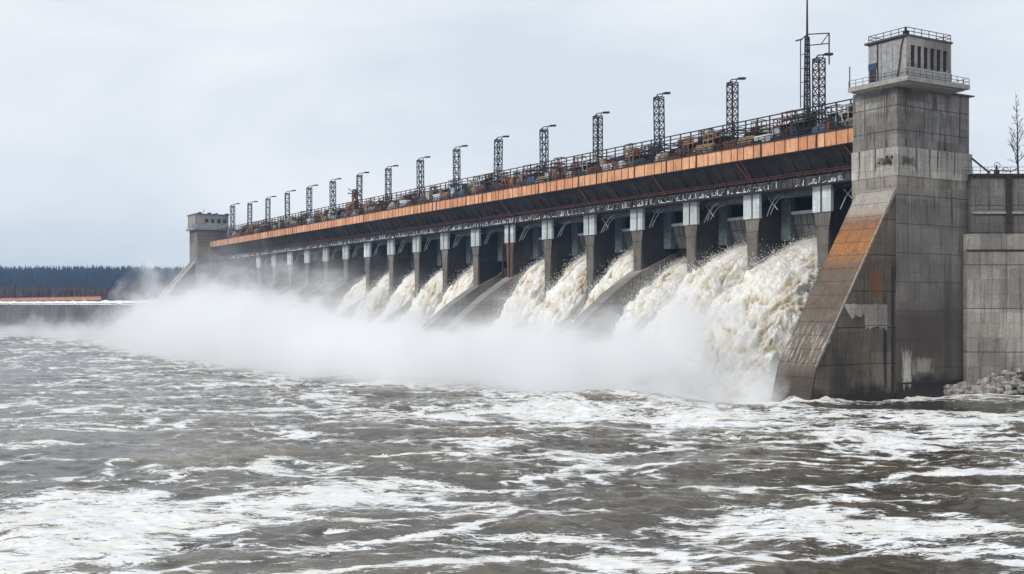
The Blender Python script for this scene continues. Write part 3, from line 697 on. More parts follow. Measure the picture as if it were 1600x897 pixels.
# sheet cladding on the river side
cm = MB(); y = y0 + .1; r = random.Random(9)
while y < y1 - .1: w = r.choice([.5, .8, 1.1]); cm.box(x0 - .05 - r.uniform(0, .07), x0 + .095, y, min(y + w - .04, y1), 50.75, 56.9); y += w
obj('cladding', cm, mat_clad, cab)
obj('door_frame', MB().box(x0 - .16, x0 - .1, y1 - 2.1, y1 - 1.8, 51.0, 56.9), mat_black, cab)
obj('signboard', MB().box(x0 - .22, x0 - .13, y1 - 1.75, y1 - .1, 52.9, 53.9), mat_blue, cab)['label'] = 'blue panel'
obj('doorway', MB().box(x0 - .2, x0 - .13, y1 - 1.6, y1 - .3, 50.8, 52.8), mat_glass, cab)
obj('drainpipe', MB().tube([(x0 - .25, y0 + .5, 56.8), (x0 - .25, y0 + 1.0, 55.3), (x0 - .25, y0 + 1.2, 53.2), (x0 - .25, y0 + 1.7, 50.9)], .24), mat_rust, cab)
obj('roof_slab', MB().box(x0 - .5, x1 + .3, y0 - .1, y1 + .5, 57.05, 57.35), plain('roof_edge', (.10, .10, .10), None, .8), cab)
rr = MB()
for a, b in (((x0, y0 + .1), (x1, y0 + .1)), ((x0, y0 + .1), (x0, y1)), ((x1, y0 + .1), (x1, y1)), ((x0, y1), (x1, y1))):
    for z in (57.9, 58.45): rr.bar((*a, z), (*b, z), .09)
    L = math.dist(a, b); n = int(L / 1.8) + 1
    for k in range(n + 1): t = k / n; rr.bar((a[0] + (b[0] - a[0]) * t, a[1] + (b[1] - a[1]) * t, 57.3), (a[0] + (b[0] - a[0]) * t, a[1] + (b[1] - a[1]) * t, 58.45), .08)
obj('roof_railing', rr, mat_black, cab)
obj('vent', MB().box(x0 + .2, x0 + .9, y0 + .3, y0 + 1.0, 57.35, 58.0).bar((x0 + .4, y0 + .6, 58), (x0 + .4, y0 + .6, 58.6), .25), mat_black, cab)
rr = MB()
for a, b in (((144.5, 118.5), (159.4, 118.5)), ((144.5, 118.5), (144.5, 130.3)), ((159.4, 118.5), (159.4, 121.5))):
    for z in (51.25, 51.8): rr.bar((*a, z), (*b, z), .07)
    L = math.dist(a, b); n = int(L / 1.5) + 1
    for k in range(n + 1): t = k / n; rr.bar((a[0] + (b[0] - a[0]) * t, a[1] + (b[1] - a[1]) * t, 50.7), (a[0] + (b[0] - a[0]) * t, a[1] + (b[1] - a[1]) * t, 51.8), .07)
rr.bar((144.6, 130.2, 50.7), (144.6, 130.2, 54.2), .14)
obj('ledge_railing', rr, mat_steel, nt_)
# old anchor irons on the river face
r = random.Random(4)
for i in range(9):
    y_, z_ = 122.4 + r.uniform(0, 3.6), 38.2 + r.uniform(-.7, .7); s_ = r.choice([.12, .2, .3, .6])
    obj('anchor_iron', MB().box(145.78, 145.94, y_, y_ + s_, z_, z_ + s_ * r.uniform(.5, 1.6)), mat_iron, nt_)

ft = thing('concrete_tower', 'distant small concrete tower with a row of small square windows, at left', 'tower', (145, 503, 0), None, True)
fx0, fx1, fy0, fy1 = 141.8, 157.0, 499.0, 511.0
obj('shaft', MB().box(fx0, fx1, fy0, fy1, -2, 49.9), mat_far, ft)
obj('ledge', MB().box(fx0 - 1.6, fx1 - .5, fy0 - 1.5, fy1, 49.9, 50.7), plain('far_ledge', (.34, .34, .34), None, .8), ft)
cab = obj('cabin', MB().box(fx0 - .9, fx1 - 1.2, fy0 - .4, fy1 - .5, 50.7, 56.6), mat_cabin, ft)
for i in range(4):
    w_ = obj('window', MB().box(fx0 + 3.4 + i * 2.7, fx0 + 4.9 + i * 2.7, fy0 - .5, fy0 - .41, 53.2, 54.9), mat_glass, ft)
obj('parapet', MB().box(fx0 - .9, fx1 - 1.2, fy0 - .55, fy0 - .42, 50.8, 52.4), mat_pale, cab)
rf = MB().box(fx0 - 1.2, fx1 - .9, fy0 - .7, fy1 - .2, 56.6, 57.0)
r = random.Random(2)
for i in range(10):
    x_ = r.uniform(fx0, fx1 - 2); rf.box(x_, x_ + r.uniform(.4, 1.5), fy0 + 1, fy0 + 2, 57, 57.2 + r.uniform(.1, .8))
rf.bar((fx0 + 3, fy0, 57), (fx0 + 3, fy0, 59.3), .15)
obj('roof', rf, mat_steel, cab)
obj('ledge_railing', MB().bar((fx0 - 1.5, fy0 - 1.4, 51.8), (fx1 - .6, fy0 - 1.4, 51.8), .12).bar((fx0 - 1.5, fy0 - 1.4, 51.8), (fx0 - 1.5, fy1, 51.8), .12), mat_steel, ft)
bl = MB()
for i in range(4): bl.box(fx0 + .6, fx1, fy0 - .5, fy0 - .02, 43.0 + i * 1.3, 43.35 + i * 1.3)
obj('balcony_rail', bl, mat_rust, ft)
bb = MB().prism([(141.8, 35.4), (141.8, -2), (122, -2), (126.0, 17.4)], 501, 510); fb = obj('buttress', bb, concrete('far_buttress', (.09, .085, .08), (.05, .047, .045), 3, 6, .6, .5), ft)
obj('coping', MB().bar((141.8, 502, 35.9), (126.0, 502, 17.9), 1.0).bar((141.8, 509.5, 35.7), (126.0, 509.5, 17.7), .9), plain('pale_coping', (.62, .60, .56), (.45, .43, .4), .85), fb)

# ------------------------------------------------------------------ retaining walls right of the near tower (square to the view)
W0 = np.array((161.5, 121.2)); WD = np.array((CS, -SN)); WN = np.array((-SN, -CS))
def wl(a, n, z): p = W0 + WD * a + WN * n; return (p[0], p[1], z)
def wbox(mb, a0, a1, n0, n1, z0, z1):
    k = len(mb.v); mb.v += [wl(a, n, z) for z in (z0, z1) for n in (n0, n1) for a in (a0, a1)]
    mb.f += [tuple(k + i for i in q) for q in ((0, 2, 3, 1), (4, 5, 7, 6), (0, 1, 5, 4), (2, 6, 7, 3), (0, 4, 6, 2), (1, 3, 7, 5))]
    return mb
rw = thing('retaining_wall', 'grey concrete retaining wall of pale panels right of the near tower', 'wall', (W0[0], W0[1], 0), None, True)
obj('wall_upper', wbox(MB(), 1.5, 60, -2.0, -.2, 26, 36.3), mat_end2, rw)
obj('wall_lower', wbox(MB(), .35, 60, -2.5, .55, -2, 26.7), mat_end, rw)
obj('coping', wbox(MB(), 1.5, 60, -2.3, .1, 36.3, 36.75), plain('dark_red_coping', (.05, .03, .03), None, .8), rw)
obj('string_course', wbox(MB(), 1.5, 60, -.19, .12, 30.1, 30.5), plain('pale_course', (.36, .34, .32), (.2, .19, .18), .9), rw)
ob = wbox(MB(), 7.1, 8.0, -.19, .25, 26.7, 36.3); obj('pilaster', ob, mat_iron, rw)
obj('step_coping', wbox(MB(), .35, 60, .56, .72, 23.9, 24.15), mat_dark, rw)
obj('embankment', wbox(MB(), .5, 70, -60, -2.6, -2, 36.2), plain('gravel_fill', (.14, .13, .12), None, .95), rw).name = 'fill'
rr = thing('railing', 'thin grey railing on top of the retaining wall at the right', 'railing', wl(0, -.5, 36.75), None, True)
m1, m2 = MB(), MB()
for z in (37.3, 37.9): m1.bar(wl(.4, -.4, z), wl(60, -.4, z), .07)
obj('rail', m1, mat_steel, rr)
repeat('post', MB().bar(wl(.5, -.4, 36.7), wl(.5, -.4, 37.9), .07), mat_steel, rr, [(WD[0] * 1.25 * k, WD[1] * 1.25 * k, 0) for k in range(24)])
tag(obj('strut', MB().bar((164.2, 121.9, 39.8), wl(4.7, -.6, 36.9), .3), mat_black), 'black steel strut slanting from near tower down to the wall top', 'strut')
vw = thing('valve_gear', 'black valve gear with handwheels on the wall top below the bare tree', 'machinery', wl(6.3, -.9, 36.75), None, True)
v = MB(); wbox(v, 5.6, 6.3, -1.2, -.6, 36.75, 37.5); v.bar(wl(5.95, -.9, 37.4), wl(5.95, -.9, 38.3), .2); obj('body', v, mat_black, vw)
v = MB(); v.tube([wl(5.95 + .5 * math.cos(t), -.7, 38.2 + .5 * math.sin(t)) for t in np.linspace(0, 6.283, 11)], .1)
v.tube([wl(7.4 + .4 * math.cos(t), -.7, 37.5 + .4 * math.sin(t)) for t in np.linspace(0, 6.283, 11)], .1); obj('handwheel', v, mat_black, vw)
v = MB(); v.tube([wl(4.3, -.7, 36.8), wl(4.9, -.7, 37.5), wl(5.6, -.7, 37.2), wl(7.0, -.7, 37.4), wl(8.2, -.7, 37.2), wl(9.4, -.7, 37.7)], .2); obj('pipe', v, mat_rust_pipe, vw)
p = wl(15.3, -14, 0)
bt_ = thing('bare_tree', 'tall thin bare tree standing behind the wall at the right edge', 'tree', (p[0], p[1], 36.0))
tr, cr = bare_tree_mesh(17, 77, .3, spreadf=.17, base=.024); obj('trunk', tr, mat_bark, bt_); obj('crown', cr, mat_bark, bt_)
# broken rock and ice at the foot of the wall
rm = MB(); r = random.Random(13)
for i in range(420):
    a = r.uniform(-3.5, 26) if i > 200 else r.uniform(-3.5, 8); top = 1.6 + 3.0 * smooth(0, 9, a) + 1.2 * float(pn(a / 3, 0))
    z = r.uniform(.4, max(.8, top)); n_ = .6 + (top - z) * .45 + r.uniform(0, .5); s_ = r.choice([.2, .3, .3, .45, .6, 1.0]) * r.uniform(.8, 1.2)
    c_ = wl(a, n_, z); rm.blob(c_, (s_ * r.uniform(.8, 1.5), s_, s_ * r.uniform(.5, .9)), i, 6, 4, .35)
tag(obj('rubble', rm, mat_rock), 'pale broken rocks and ice heaped at the foot of the right wall', None, None, 'stuff')
tag(obj('ledge_foot', wbox(MB(), -3.5, 60, .6, 1.6, -2, 1.1), plain('wet_black_rock', (.02, .018, .015), None, .5)), 'dark wet footing under the rubble at the right', 'footing').name = 'footing'

# ------------------------------------------------------------------ lamp masts
def lattice(mb, h, w, step, t, taper=1.0, seed=1):
    c = [(-w / 2, -w / 2), (w / 2, -w / 2), (w / 2, w / 2), (-w / 2, w / 2)]
    P = lambda k, z: (c[k][0] * (1 + (taper - 1) * z / h), c[k][1] * (1 + (taper - 1) * z / h), z)
    for k in range(4): mb.bar(P(k, 0), P(k, h), t)
    z = 0; i = 0
    while z < h - .1:
        z2 = min(z + step, h)
        for k in range(4):
            k2 = (k + 1) % 4; mb.bar(P(k, z2), P(k2, z2), t * .75)
            mb.bar(P(k if i % 2 else k2, z), P(k2 if i % 2 else k, z2), t * .7)
        z = z2; i += 1
LY = [143.0 + 22.3 * i for i in range(16)]
LX = 151.0
lamp = thing('lamp_mast', 'x', 'lamp mast', (LX, LY[0], 44.7), 'lattice lamp masts along the dam deck')
mb = MB(); lattice(mb, 14.0, 1.5, 1.5, .18); obj('mast', mb, mat_black, lamp)
mb = MB().bar((-.75, 0, 14.0), (-.2, 0, 14.6), .18).bar((-.2, 0, 14.6), (2.0, 0, 15.0), .2).bar((.75, 0, 14.0), (1.2, 0, 14.8), .14); obj('arm', mb, mat_black, lamp)
mb = MB()
k = len(mb.v); mb.v += [(1.6, -.3, 14.8), (1.6, .3, 14.8), (1.6, .3, 15.2), (1.6, -.3, 15.2), (3.2, -.4, 14.95), (3.2, .4, 14.95), (3.2, .3, 15.4), (3.2, -.3, 15.4)]
mb.f += [(0, 3, 2, 1), (4, 5, 6, 7), (0, 1, 5, 4), (1, 2, 6, 5), (2, 3, 7, 6), (3, 0, 4, 7)]; obj('lamp_head', mb, mat_black, lamp)
lamp['label'] = 'black lattice lamp mast nearest the near tower, beside the tall antenna'
lamps = [lamp]
for i in range(1, 16):
    lb = ('black lattice lamp mast, %s counting from the near tower' % ORD[i + 1]) if i < 15 else 'black lattice lamp mast nearest the far tower, smallest of all'
    r = random.Random(i); s_ = r.uniform(.96, 1.03)
    lamps.append(dup(lamp, (LX, LY[i], 44.7), lb, None, r.uniform(-.12, .12), (1, 1, s_))); lamps[-1].rotation_euler = (r.uniform(-.012, .012), r.uniform(-.012, .012), r.uniform(-.15, .15))
an = thing('antenna_mast', 'tall thin antenna mast with portal frame beside the nearest lamp mast', 'antenna', (151, 145.8, 44.7))
mb = MB(); lattice(mb, 18.4, .9, 1.1, .17, .55); obj('mast', mb, mat_black, an)
obj('spike', MB().bar((0, 0, 18.4), (0, 0, 25), .3, .2).bar((0, 0, 25), (0, 0, 34), .18, .07), mat_black, an)
mb = MB().bar((0, 0, 18.9), (.2, -5.0, 18.1), .18).bar((0, 0, 16.9), (.2, -5.0, 16.3), .16).bar((.2, -5.0, 18.1), (.2, -5.0, 12.6), .17).bar((0, -3.2, 16.4), (.2, -5, 18.1), .12)
mb.bar((0, 0, 18.9), (0, 1.6, 18.2), .14).bar((0, 1.6, 18.2), (0, 1.6, 6), .13).bar((0, 1.2, 18.3), (0, 2.8, 18.3), .2)
for z in (8, 10.5, 13, 15.5): mb.bar((0, 0, z), (0, 1.6, z), .1)
obj('portal_frame', mb, mat_black, an)

# ------------------------------------------------------------------ railings on the deck, one section per mast gap
def gapname(i):
    if i == 0: return 'between the near tower and the first lamp mast'
    if i == 16: return 'between the last lamp mast and the far tower'
    return 'between the %s and %s lamp masts from the near tower' % (ORD[i], ORD[i + 1])
def section(i): 
    a = Ya if i == 0 else LY[i - 1]; b = Yb - 1 if i == 16 else LY[i]; return a, b
for i in range(17):
    a, b = section(i); f = thing('truss_railing', 'tall dark railing ' + gapname(i), 'railing', (150.4, (a + b) / 2, 44.7), 'tall deck railings', True)
    m1 = MB()
    for z, w in ((50.1, .2), (49.35, .16), (48.6, .15), (47.8, .13), (47.1, .13), (46.3, .13), (45.5, .14), (44.95, .16)): m1.bar((150.0, a, z), (150.0, b, z), w)
    obj('rail', m1, mat_black, f)
    n = max(3, int((b - a) / 3.1)); 
    for k in range(n):
        y_ = a + (b - a) * (k + .5) / n; obj('post', MB().bar((150.0, y_, 44.7), (150.0, y_, 50.15), .2), mat_black if (i * 7 + k) % 9 else mat_rust_pipe, f)
    r = random.Random(300 + i)
    for k in range(n * 3):
        y_ = r.uniform(a, b - 1.6); z_ = r.choice([45.4, 46.3, 47.4]); obj('brace', MB().bar((150.1, y_, z_), (150.1, y_ + r.uniform(1, 2.4), z_ + r.choice([1.1, 1.0, -.9])), .11), mat_rust_pipe if r.random() < .4 else mat_black, f)
    g = thing('guard_railing', 'low guard rail on orange beam ' + gapname(i).replace(' from the near tower', ' from near tower'), 'railing', (XF, (a + b) / 2, 44.8), 'low guard railings', True)
    m1 = MB()
    for z in (45.4, 45.95): m1.bar((XF + .1, a, z), (XF + .1, b, z), .1)
    obj('rail', m1, mat_black, g)
    repeat('post', MB().bar((XF + .1, a + .4, 44.8), (XF + .1, a + .4, 45.95), .12), mat_black, g, [(0, 1.6 * k, 0) for k in range(max(1, int((b - a - .4) / 1.6)))])

# ------------------------------------------------------------------ gear on the deck
def mk_winch(mat, fm_):
    t = thing('winch', 'x', 'winch', (0, 0, -500)); 
    obj('frame', MB().box(-.9, .9, -1.5, -1.2, 0, 1.9).box(-.9, .9, 1.2, 1.5, 0, 1.9).box(-1, 1, -1.7, 1.7, 0, .25), fm_, t)
    d = MB().bar((0, -1.15, 1.3), (0, 1.15, 1.3), 1.1, n=12); obj('drum', d, mat, t)
    obj('motor', MB().box(-.5, .5, 1.55, 2.5, .5, 1.4).bar((0, 1.5, 1.0), (0, 2.6, 1.0), .5, n=8), mat, t); return t
def mk_cabinet(mat):
    t = thing('cabinet', 'x', 'cabinet', (0, 0, -500)); obj('body', MB().box(-.5, .5, -.9, .9, .25, 2.4).box(-.6, .6, -1.0, 1.0, 2.4, 2.52), mat, t)
    obj('door', MB().box(-.55, -.505, -.85, -.03, .35, 2.3).box(-.55, -.505, .03, .85, .35, 2.3), mat, t)
    for s in (-.8, .8): obj('leg', MB().box(-.4, .4, s - .08, s + .08, 0, .25), mat_black, t)
    return t
def mk_timber(mat, seed):
    r = random.Random(seed); m = MB()
    for lv in range(5):
        for k in range(5): o = r.uniform(-.5, .5); m.box(-.9 + k * .36, -.58 + k * .36, -2.2 + o, 2.2 + o, .15 + lv * .34, .15 + lv * .34 + .26)
    t = obj('timber_stack', m, mat); t.location = (0, 0, -500); t['category'] = 'timber stack'; return t
def mk_reel():
    t = thing('cable_reel', 'x', 'cable reel', (0, 0, -500))
    obj('flange', MB().bar((0, -.75, 1.1), (0, -.62, 1.1), 2.2, n=16), mat_tan, t); obj('flange', MB().bar((0, .62, 1.1), (0, .75, 1.1), 2.2, n=16), mat_tan, t)
    obj('cable', MB().bar((0, -.6, 1.1), (0, .6, 1.1), 1.5, n=14), mat_black, t); return t
def mk_pipes(mat):
    m = MB()
    for lv in range(3):
        for k in range(4 - lv): m.bar((-.75 + k * .5 + lv * .25, -2.6, .3 + lv * .42), (-.75 + k * .5 + lv * .25, 2.6, .3 + lv * .42), .44, n=8)
    t = obj('pipe_stack', m, mat); t.location = (0, 0, -500); t['category'] = 'pipe stack'; return t
def mk_tarp(mat):
    m = MB(); n = 9; v = []
    for i in range(n):
        for j in range(n):
            u, w = i / (n - 1) * 2 - 1, j / (n - 1) * 2 - 1; h = 1.7 * (1 - abs(u)**4) * (1 - abs(w)**6) + .25 * math.sin(i * 2.1 + j * 1.3)
            m.v.append((u * 1.0, w * 2.0, max(0, h)))
    m.f = [(i * n + j, (i + 1) * n + j, (i + 1) * n + j + 1, i * n + j + 1) for i in range(n - 1) for j in range(n - 1)]
    t = obj('covered_load', m, mat, smooth=True); t.location = (0, 0, -500); t['category'] = 'covered load'; return t
def mk_scaf(mat):
    m = MB()
    for x in (-.7, .7):
        for y in (-1.6, 0, 1.6): m.bar((x, y, 0), (x, y, 3.6), .14)
        for z in (1.2, 2.4, 3.5): m.bar((x, -1.6, z), (x, 1.6, z), .12)
        m.bar((x, -1.6, 0), (x, 1.6, 3.5), .1)
    for y in (-1.6, 1.6):
        for z in (1.2, 2.4, 3.5): m.bar((-.7, y, z), (.7, y, z), .12)
    t = thing('scaffold', 'x', 'scaffold', (0, 0, -500)); obj('frame', m, mat, t); obj('plank', MB().box(-.7, .7, -1.6, 1.6, 2.45, 2.55), mat_tan, t); return t
def mk_beams(mat):
    m = MB()
    for k in range(4):
        x = -.8 + k * .5; m.box(x - .18, x + .18, -2.8, 2.8, .2, .27); m.box(x - .03, x + .03, -2.8, 2.8, .27, .75); m.box(x - .18, x + .18, -2.8, 2.8, .75, .82)
    m.box(-1, 1, -1.9, -1.6, 0, .2); m.box(-1, 1, 1.6, 1.9, 0, .2)
    t = obj('beam_stack', m, mat); t.location = (0, 0, -500); t['category'] = 'steel beams'; return t
KINDS = [
    ('rusty winch', lambda: mk_winch(mat_rust, mat_orange_m)), ('navy cabinet', lambda: mk_cabinet(mat_navy)), ('tan timber stack', lambda: mk_timber(mat_tan, 1)),
    ('big cable reel', mk_reel), ('rusty pipe stack', lambda: mk_pipes(mat_rust)), ('pale covered load', lambda: mk_tarp(mat_pale)),
    ('tan scaffold', lambda: mk_scaf(mat_tan)), ('orange cabinet', lambda: mk_cabinet(mat_orange_m)), ('grey winch', lambda: mk_winch(mat_steel, mat_black)),
    ('pale cabinet', lambda: mk_cabinet(mat_pale)), ('pale pipe stack', lambda: mk_pipes(mat_pale)), ('dark steel beams', lambda: mk_beams(mat_navy)),
    ('black scaffold', lambda: mk_scaf(mat_black)), ('blue covered load', lambda: mk_tarp(mat_blue)), ('orange steel beams', lambda: mk_beams(mat_orange_m)), ('weathered timber stack', lambda: mk_timber(mat_rust, 6)),
    ('tan cabinet', lambda: mk_cabinet(mat_tan)), ('black pipe stack', lambda: mk_pipes(mat_black)), ('pale scaffold', lambda: mk_scaf(mat_pale)), ('orange scaffold', lambda: mk_scaf(mat_orange_m)),
    ('navy covered load', lambda: mk_tarp(mat_navy)), ('tan covered load', lambda: mk_tarp(mat_tan)), ('rusty steel beams', lambda: mk_beams(mat_rust)), ('white timber stack', lambda: mk_timber(mat_white, 9)), ('rust brown scaffold', lambda: mk_scaf(mat_rust_pipe))]
protos = {}
r = random.Random(77)
for i in range(16):
    a, b = section(i); L = b - a
    n = 25 if L > 18 else 14
    if i > 7: n = 20
    if i > 11: n = 15
    ks = KINDS[:]; r.shuffle(ks)
    for j, (kn, fn) in enumerate(ks[:n]):
        row = j % 2; nn = (n + 1) // 2; y_ = a + 1.6 + (L - 3.2) * ((j // 2) + r.uniform(.3, .7)) / nn
        x_ = (148.85 if row == 0 else 151.7) + r.uniform(-.1, .25)
        loc = (x_, y_, 44.7 + (0 if row == 0 else 1.5)); lb = kn + ' on deck ' + gapname(i).replace(' from the near tower', ' from near tower')
        rz = r.uniform(-.12, .12); sc_ = (.85, r.uniform(.8, 1.1), (r.uniform(.95, 1.3) if row == 0 else r.uniform(.85, 1.35)))
        if kn not in protos:
            o = fn(); protos[kn] = o; o.location = loc; o['label'] = lb; o['group'] = 'gear crowded on the dam deck'; o.rotation_euler = (0, 0, rz); o.scale = sc_
            bpy.context.view_layer.update()
        else: dup(protos[kn], loc, lb, 'gear crowded on the dam deck', rz, sc_)
for i in range(16):
    a, b = section(i); r = random.Random(500 + i); w_ = MB()
    for j in range(11):
        z0, z1, y_ = r.uniform(46.0, 49.6), r.uniform(46.0, 49.6), a; pts = []; x_ = r.uniform(149.2, 150.6)
        for k in range(9): t = k / 8; pts.append((x_, a + .3 + (b - a - .6) * t, z0 + (z1 - z0) * t - r.uniform(.3, 1.0) * 4 * t * (1 - t)))
        w_.tube(pts, r.uniform(.08, .15), 4)
    tag(obj('cable', w_, mat_black), 'bundle of sagging black cables ' + gapname(i), 'cables', 'cables strung along the deck')
# orange crane in the far half
cr_ = thing('deck_crane', 'small rust orange crane rising above the deck railing in the far half', 'crane', (150.6, 346.5, 44.7))
mb = MB().box(-1.2, 1.2, -3.4, 3.4, 0, 2.6); mb.box(-.9, .9, -1.6, 1.6, 2.6, 5.4); obj('body', mb, mat_orange_m, cr_)
mb = MB(); lattice(mb, 9.4, 1.6, 1.4, .25, .6); obj('mast', mb, mat_orange_m, cr_)
r = random.Random(8); mb = MB()
for k in range(14): a_ = r.uniform(0, 6.28); mb.bar((0, 0, 7.0 + r.uniform(0, 1.5)), (2.2 * math.cos(a_), 2.6 * math.sin(a_), 8.2 + r.uniform(-1.5, 1.8)), .2)
obj('jib', mb, mat_rust, cr_)

# ------------------------------------------------------------------ the water jets
def mat_jet_():
    m = M('churning_muddy_foam', .75, .2)
    a = m.n('ShaderNodeAttribute'); a.attribute_name = 'crest'; c = a.outputs['Fac']; P = m.pos()
    n = m.noise(m.vec('MULTIPLY', P, (.45, 1.0, .45)), .34, 5, .6, .3); n2 = m.noise(m.vec('MULTIPLY', P, (.5, 1.0, .5)), 1.6, 6, .75)
    f = m.math('ADD', m.math('ADD', m.math('MULTIPLY', c, .85), m.math('MULTIPLY', n, 1.2)), m.math('MULTIPLY', n2, .55))
    col = m.mix(m.map(f, .88, 1.12), (.25, .155, .05), (.72, .62, .43)); col = m.mix(m.map(f, 1.04, 1.34), col, (.95, .935, .90))  # muddy brown in low creases, with the shade between lumps in the colour
    m.col(col); m.b.inputs['Subsurface Weight'].default_value = .0
    m.bump(m.noise(P, 2.4, 6, .75), .9, .3); return m.m
mat_jet = mat_jet_()
mat_spray = plain('white_spray', (.92, .91, .89), (.85, .83, .78), .8)
JETS = {0: (28.3, 1.0, 1.0), 1: (28.0, 1.0, 1.0), 2: (26.0, .8, .9), 3: (28, .95, .9), 4: (28, .95, .85), 5: (27.8, .95, .8), 7: (27.6, .95, .8), 8: (27.2, .95, .8), 9: (27.4, .95, .8), 10: (28, .95, .8), 11: (27.2, .9, .75)}
def build_jet(n, ztop, wk, sp):
    yc = Y0 + DY * (n + .5); dpt = 150 * SN + yc * CS
    res = max(.12, dpt * .0009); L = 42.0
    ns, nf = int(L / res), int(24 / res)
    s = np.linspace(0, 1, ns)[:, None]; ph = np.linspace(0, math.pi, nf)[None, :]
    xc = 160.5 - 41 * s
    d = np.clip(157 - xc, 0, None)
    kq = {0: .024, 1: .03, 2: .045}.get(n, .064)
    zt = ztop + (.5 if n > 2 else -.3) - .32 * np.clip(d, 0, 9) - kq * d**2
    face = np.interp(xc[:, 0], [120, 126, 131, 138, 146, 153, 158, 163], [-2, -1, .8, 3.5, 11, 19.5, 23.5, 24.5])[:, None]
    zt = np.maximum(zt, face + 1.6); zt = np.where(zt < 2, 2 + (zt - 2) * .3, zt)
    W = (6.5 + 2.6 * sp * np.clip((153 - xc) / 26, 0, 1.2)) * wk if n < 3 else 5.7 + .5 * np.clip((152 - xc) / 20, 0, 1)
    T = 4 + np.maximum(zt - 2.5, 0) * smooth(.15, .7, s)
    cs_, sn_ = np.cos(ph), np.sin(ph)
    X = xc + 0 * ph; W = W + (cs_ < 0) * (4.5 * smooth(153, 138, xc) if n == 0 else 0); Yv = yc - .3 + W * np.sign(cs_) * np.abs(cs_)**.75; Z = (zt - T) + T * sn_**.6
    nx = .55 * np.ones_like(X) * -1; ny = cs_ * 1.0 + 0 * X; nz = sn_ + 0 * X
    ln = np.sqrt(nx**2 + ny**2 + nz**2); nx, ny, nz = nx / ln, ny / ln, nz / ln
    # flow-stretched coordinates
    fx, fy, fz = X * .42 + n * 31.7, Yv, Z * .42
    b1 = 1 - np.abs(fbm(fx / 5.2, fy / 4.2, fz / 5, 2, n)) * 3.2
    wv = fbm(fx / 3, fy / 3, fz / 3, 2, n + 3) * 2.2
    b2 = np.abs(pn((fx + wv) / 2.6, (fy + wv) / 1.8, fz / 2.6, n + 5)) * 2.2
    b3 = np.abs(pn((fx + wv) / 1.25, (fy - wv) / .85, fz / 1.25, n + 9)) * 2.2
    b4 = .7 * np.abs(pn(fx / .6, fy / .45, fz / .6, n + 11)) * 2.0 + .4 + .8 * pn(fx / .7, fy / .4, fz / .7, n + 12)
    b5 = np.abs(pn(fx / .26, fy / .24, fz / .26, n + 13)) * 2.0
    A = .12 + .88 * smooth(156.5, 142, X)
    disp = A * (.75 * b1 + .85 * b2 + .5 * b3 + .42 * b4 + .34 * b5) - .7
    disp = disp * (1 if n < 3 else .9) + A * 1.1 * fbm(X / 9, Yv / 7, Z / 9, 2, n + 21)
    end = smooth(.88, 1.0, s); disp = disp * (1 - end)
    P = np.stack([X + nx * disp, Yv + ny * disp, Z + nz * disp - 7 * end], -1)
    me = grid_mesh('water_jet', P); crest = (b2 * .5 + b3 * .3 + b4 * .2) * .8
    attr(me, 'crest', crest)
    lb = {0: 'churning white and brown water jet nearest the near tower'}.get(n)
    if not lb:
        k = sorted(JETS).index(n) + 1
        lb = 'churning cream water jet, %s counting from the near tower' % ORD[k] if n != 11 else 'farthest and smallest churning water jet, nearest the far tower'
    o = link('water_jet', me, mat_jet); tag(o, lb, 'water jet', 'water jets bursting from the spillway gates')
    # flung spray
    g = np.random.default_rng(n + 50); N = int(30000 * (170 / dpt)**1.6)
    i = (g.random(N)**.8 * (ns - 1)).astype(int); j = np.clip((g.normal(.5, .30, N) * (nf - 1)), 0, nf - 1).astype(int)
    c = P[i, j]; nn = np.stack([nx, ny, nz], -1)[i, j]
    c = c + nn * (g.exponential(.6, N) * (.3 + A[i, j]))[:, None] + g.normal(0, .25, (N, 3))
    sz = g.uniform(.025, .095, N) * (.8 + .2 * dpt / 200)
    T4 = np.array([(1, 1, 1), (1, -1, -1), (-1, 1, -1), (-1, -1, 1)]) * .8
    rot = g.normal(0, .35, (N, 4, 3)); V = c[:, None] + (T4[None] + rot) * sz[:, None, None]
    F = np.array([(0, 1, 2), (0, 3, 1), (0, 2, 3), (1, 3, 2)]); F = (F[None] + (np.arange(N) * 4)[:, None, None]).reshape(-1, 3)
    ms = bpy.data.meshes.new('spray'); ms.vertices.add(N * 4); ms.vertices.foreach_set('co', V.reshape(-1).astype(np.float32))
    ms.loops.add(F.size); ms.loops.foreach_set('vertex_index', F.reshape(-1).astype(np.int32)); ms.polygons.add(len(F)); ms.polygons.foreach_set('loop_start', np.arange(0, F.size, 3, dtype=np.int32)); ms.update(calc_edges=True)
    s_ = link('spray', ms, mat_spray, o); s_['kind'] = 'stuff'
for n, (a, b, c) in JETS.items(): build_jet(n, a, b, c)

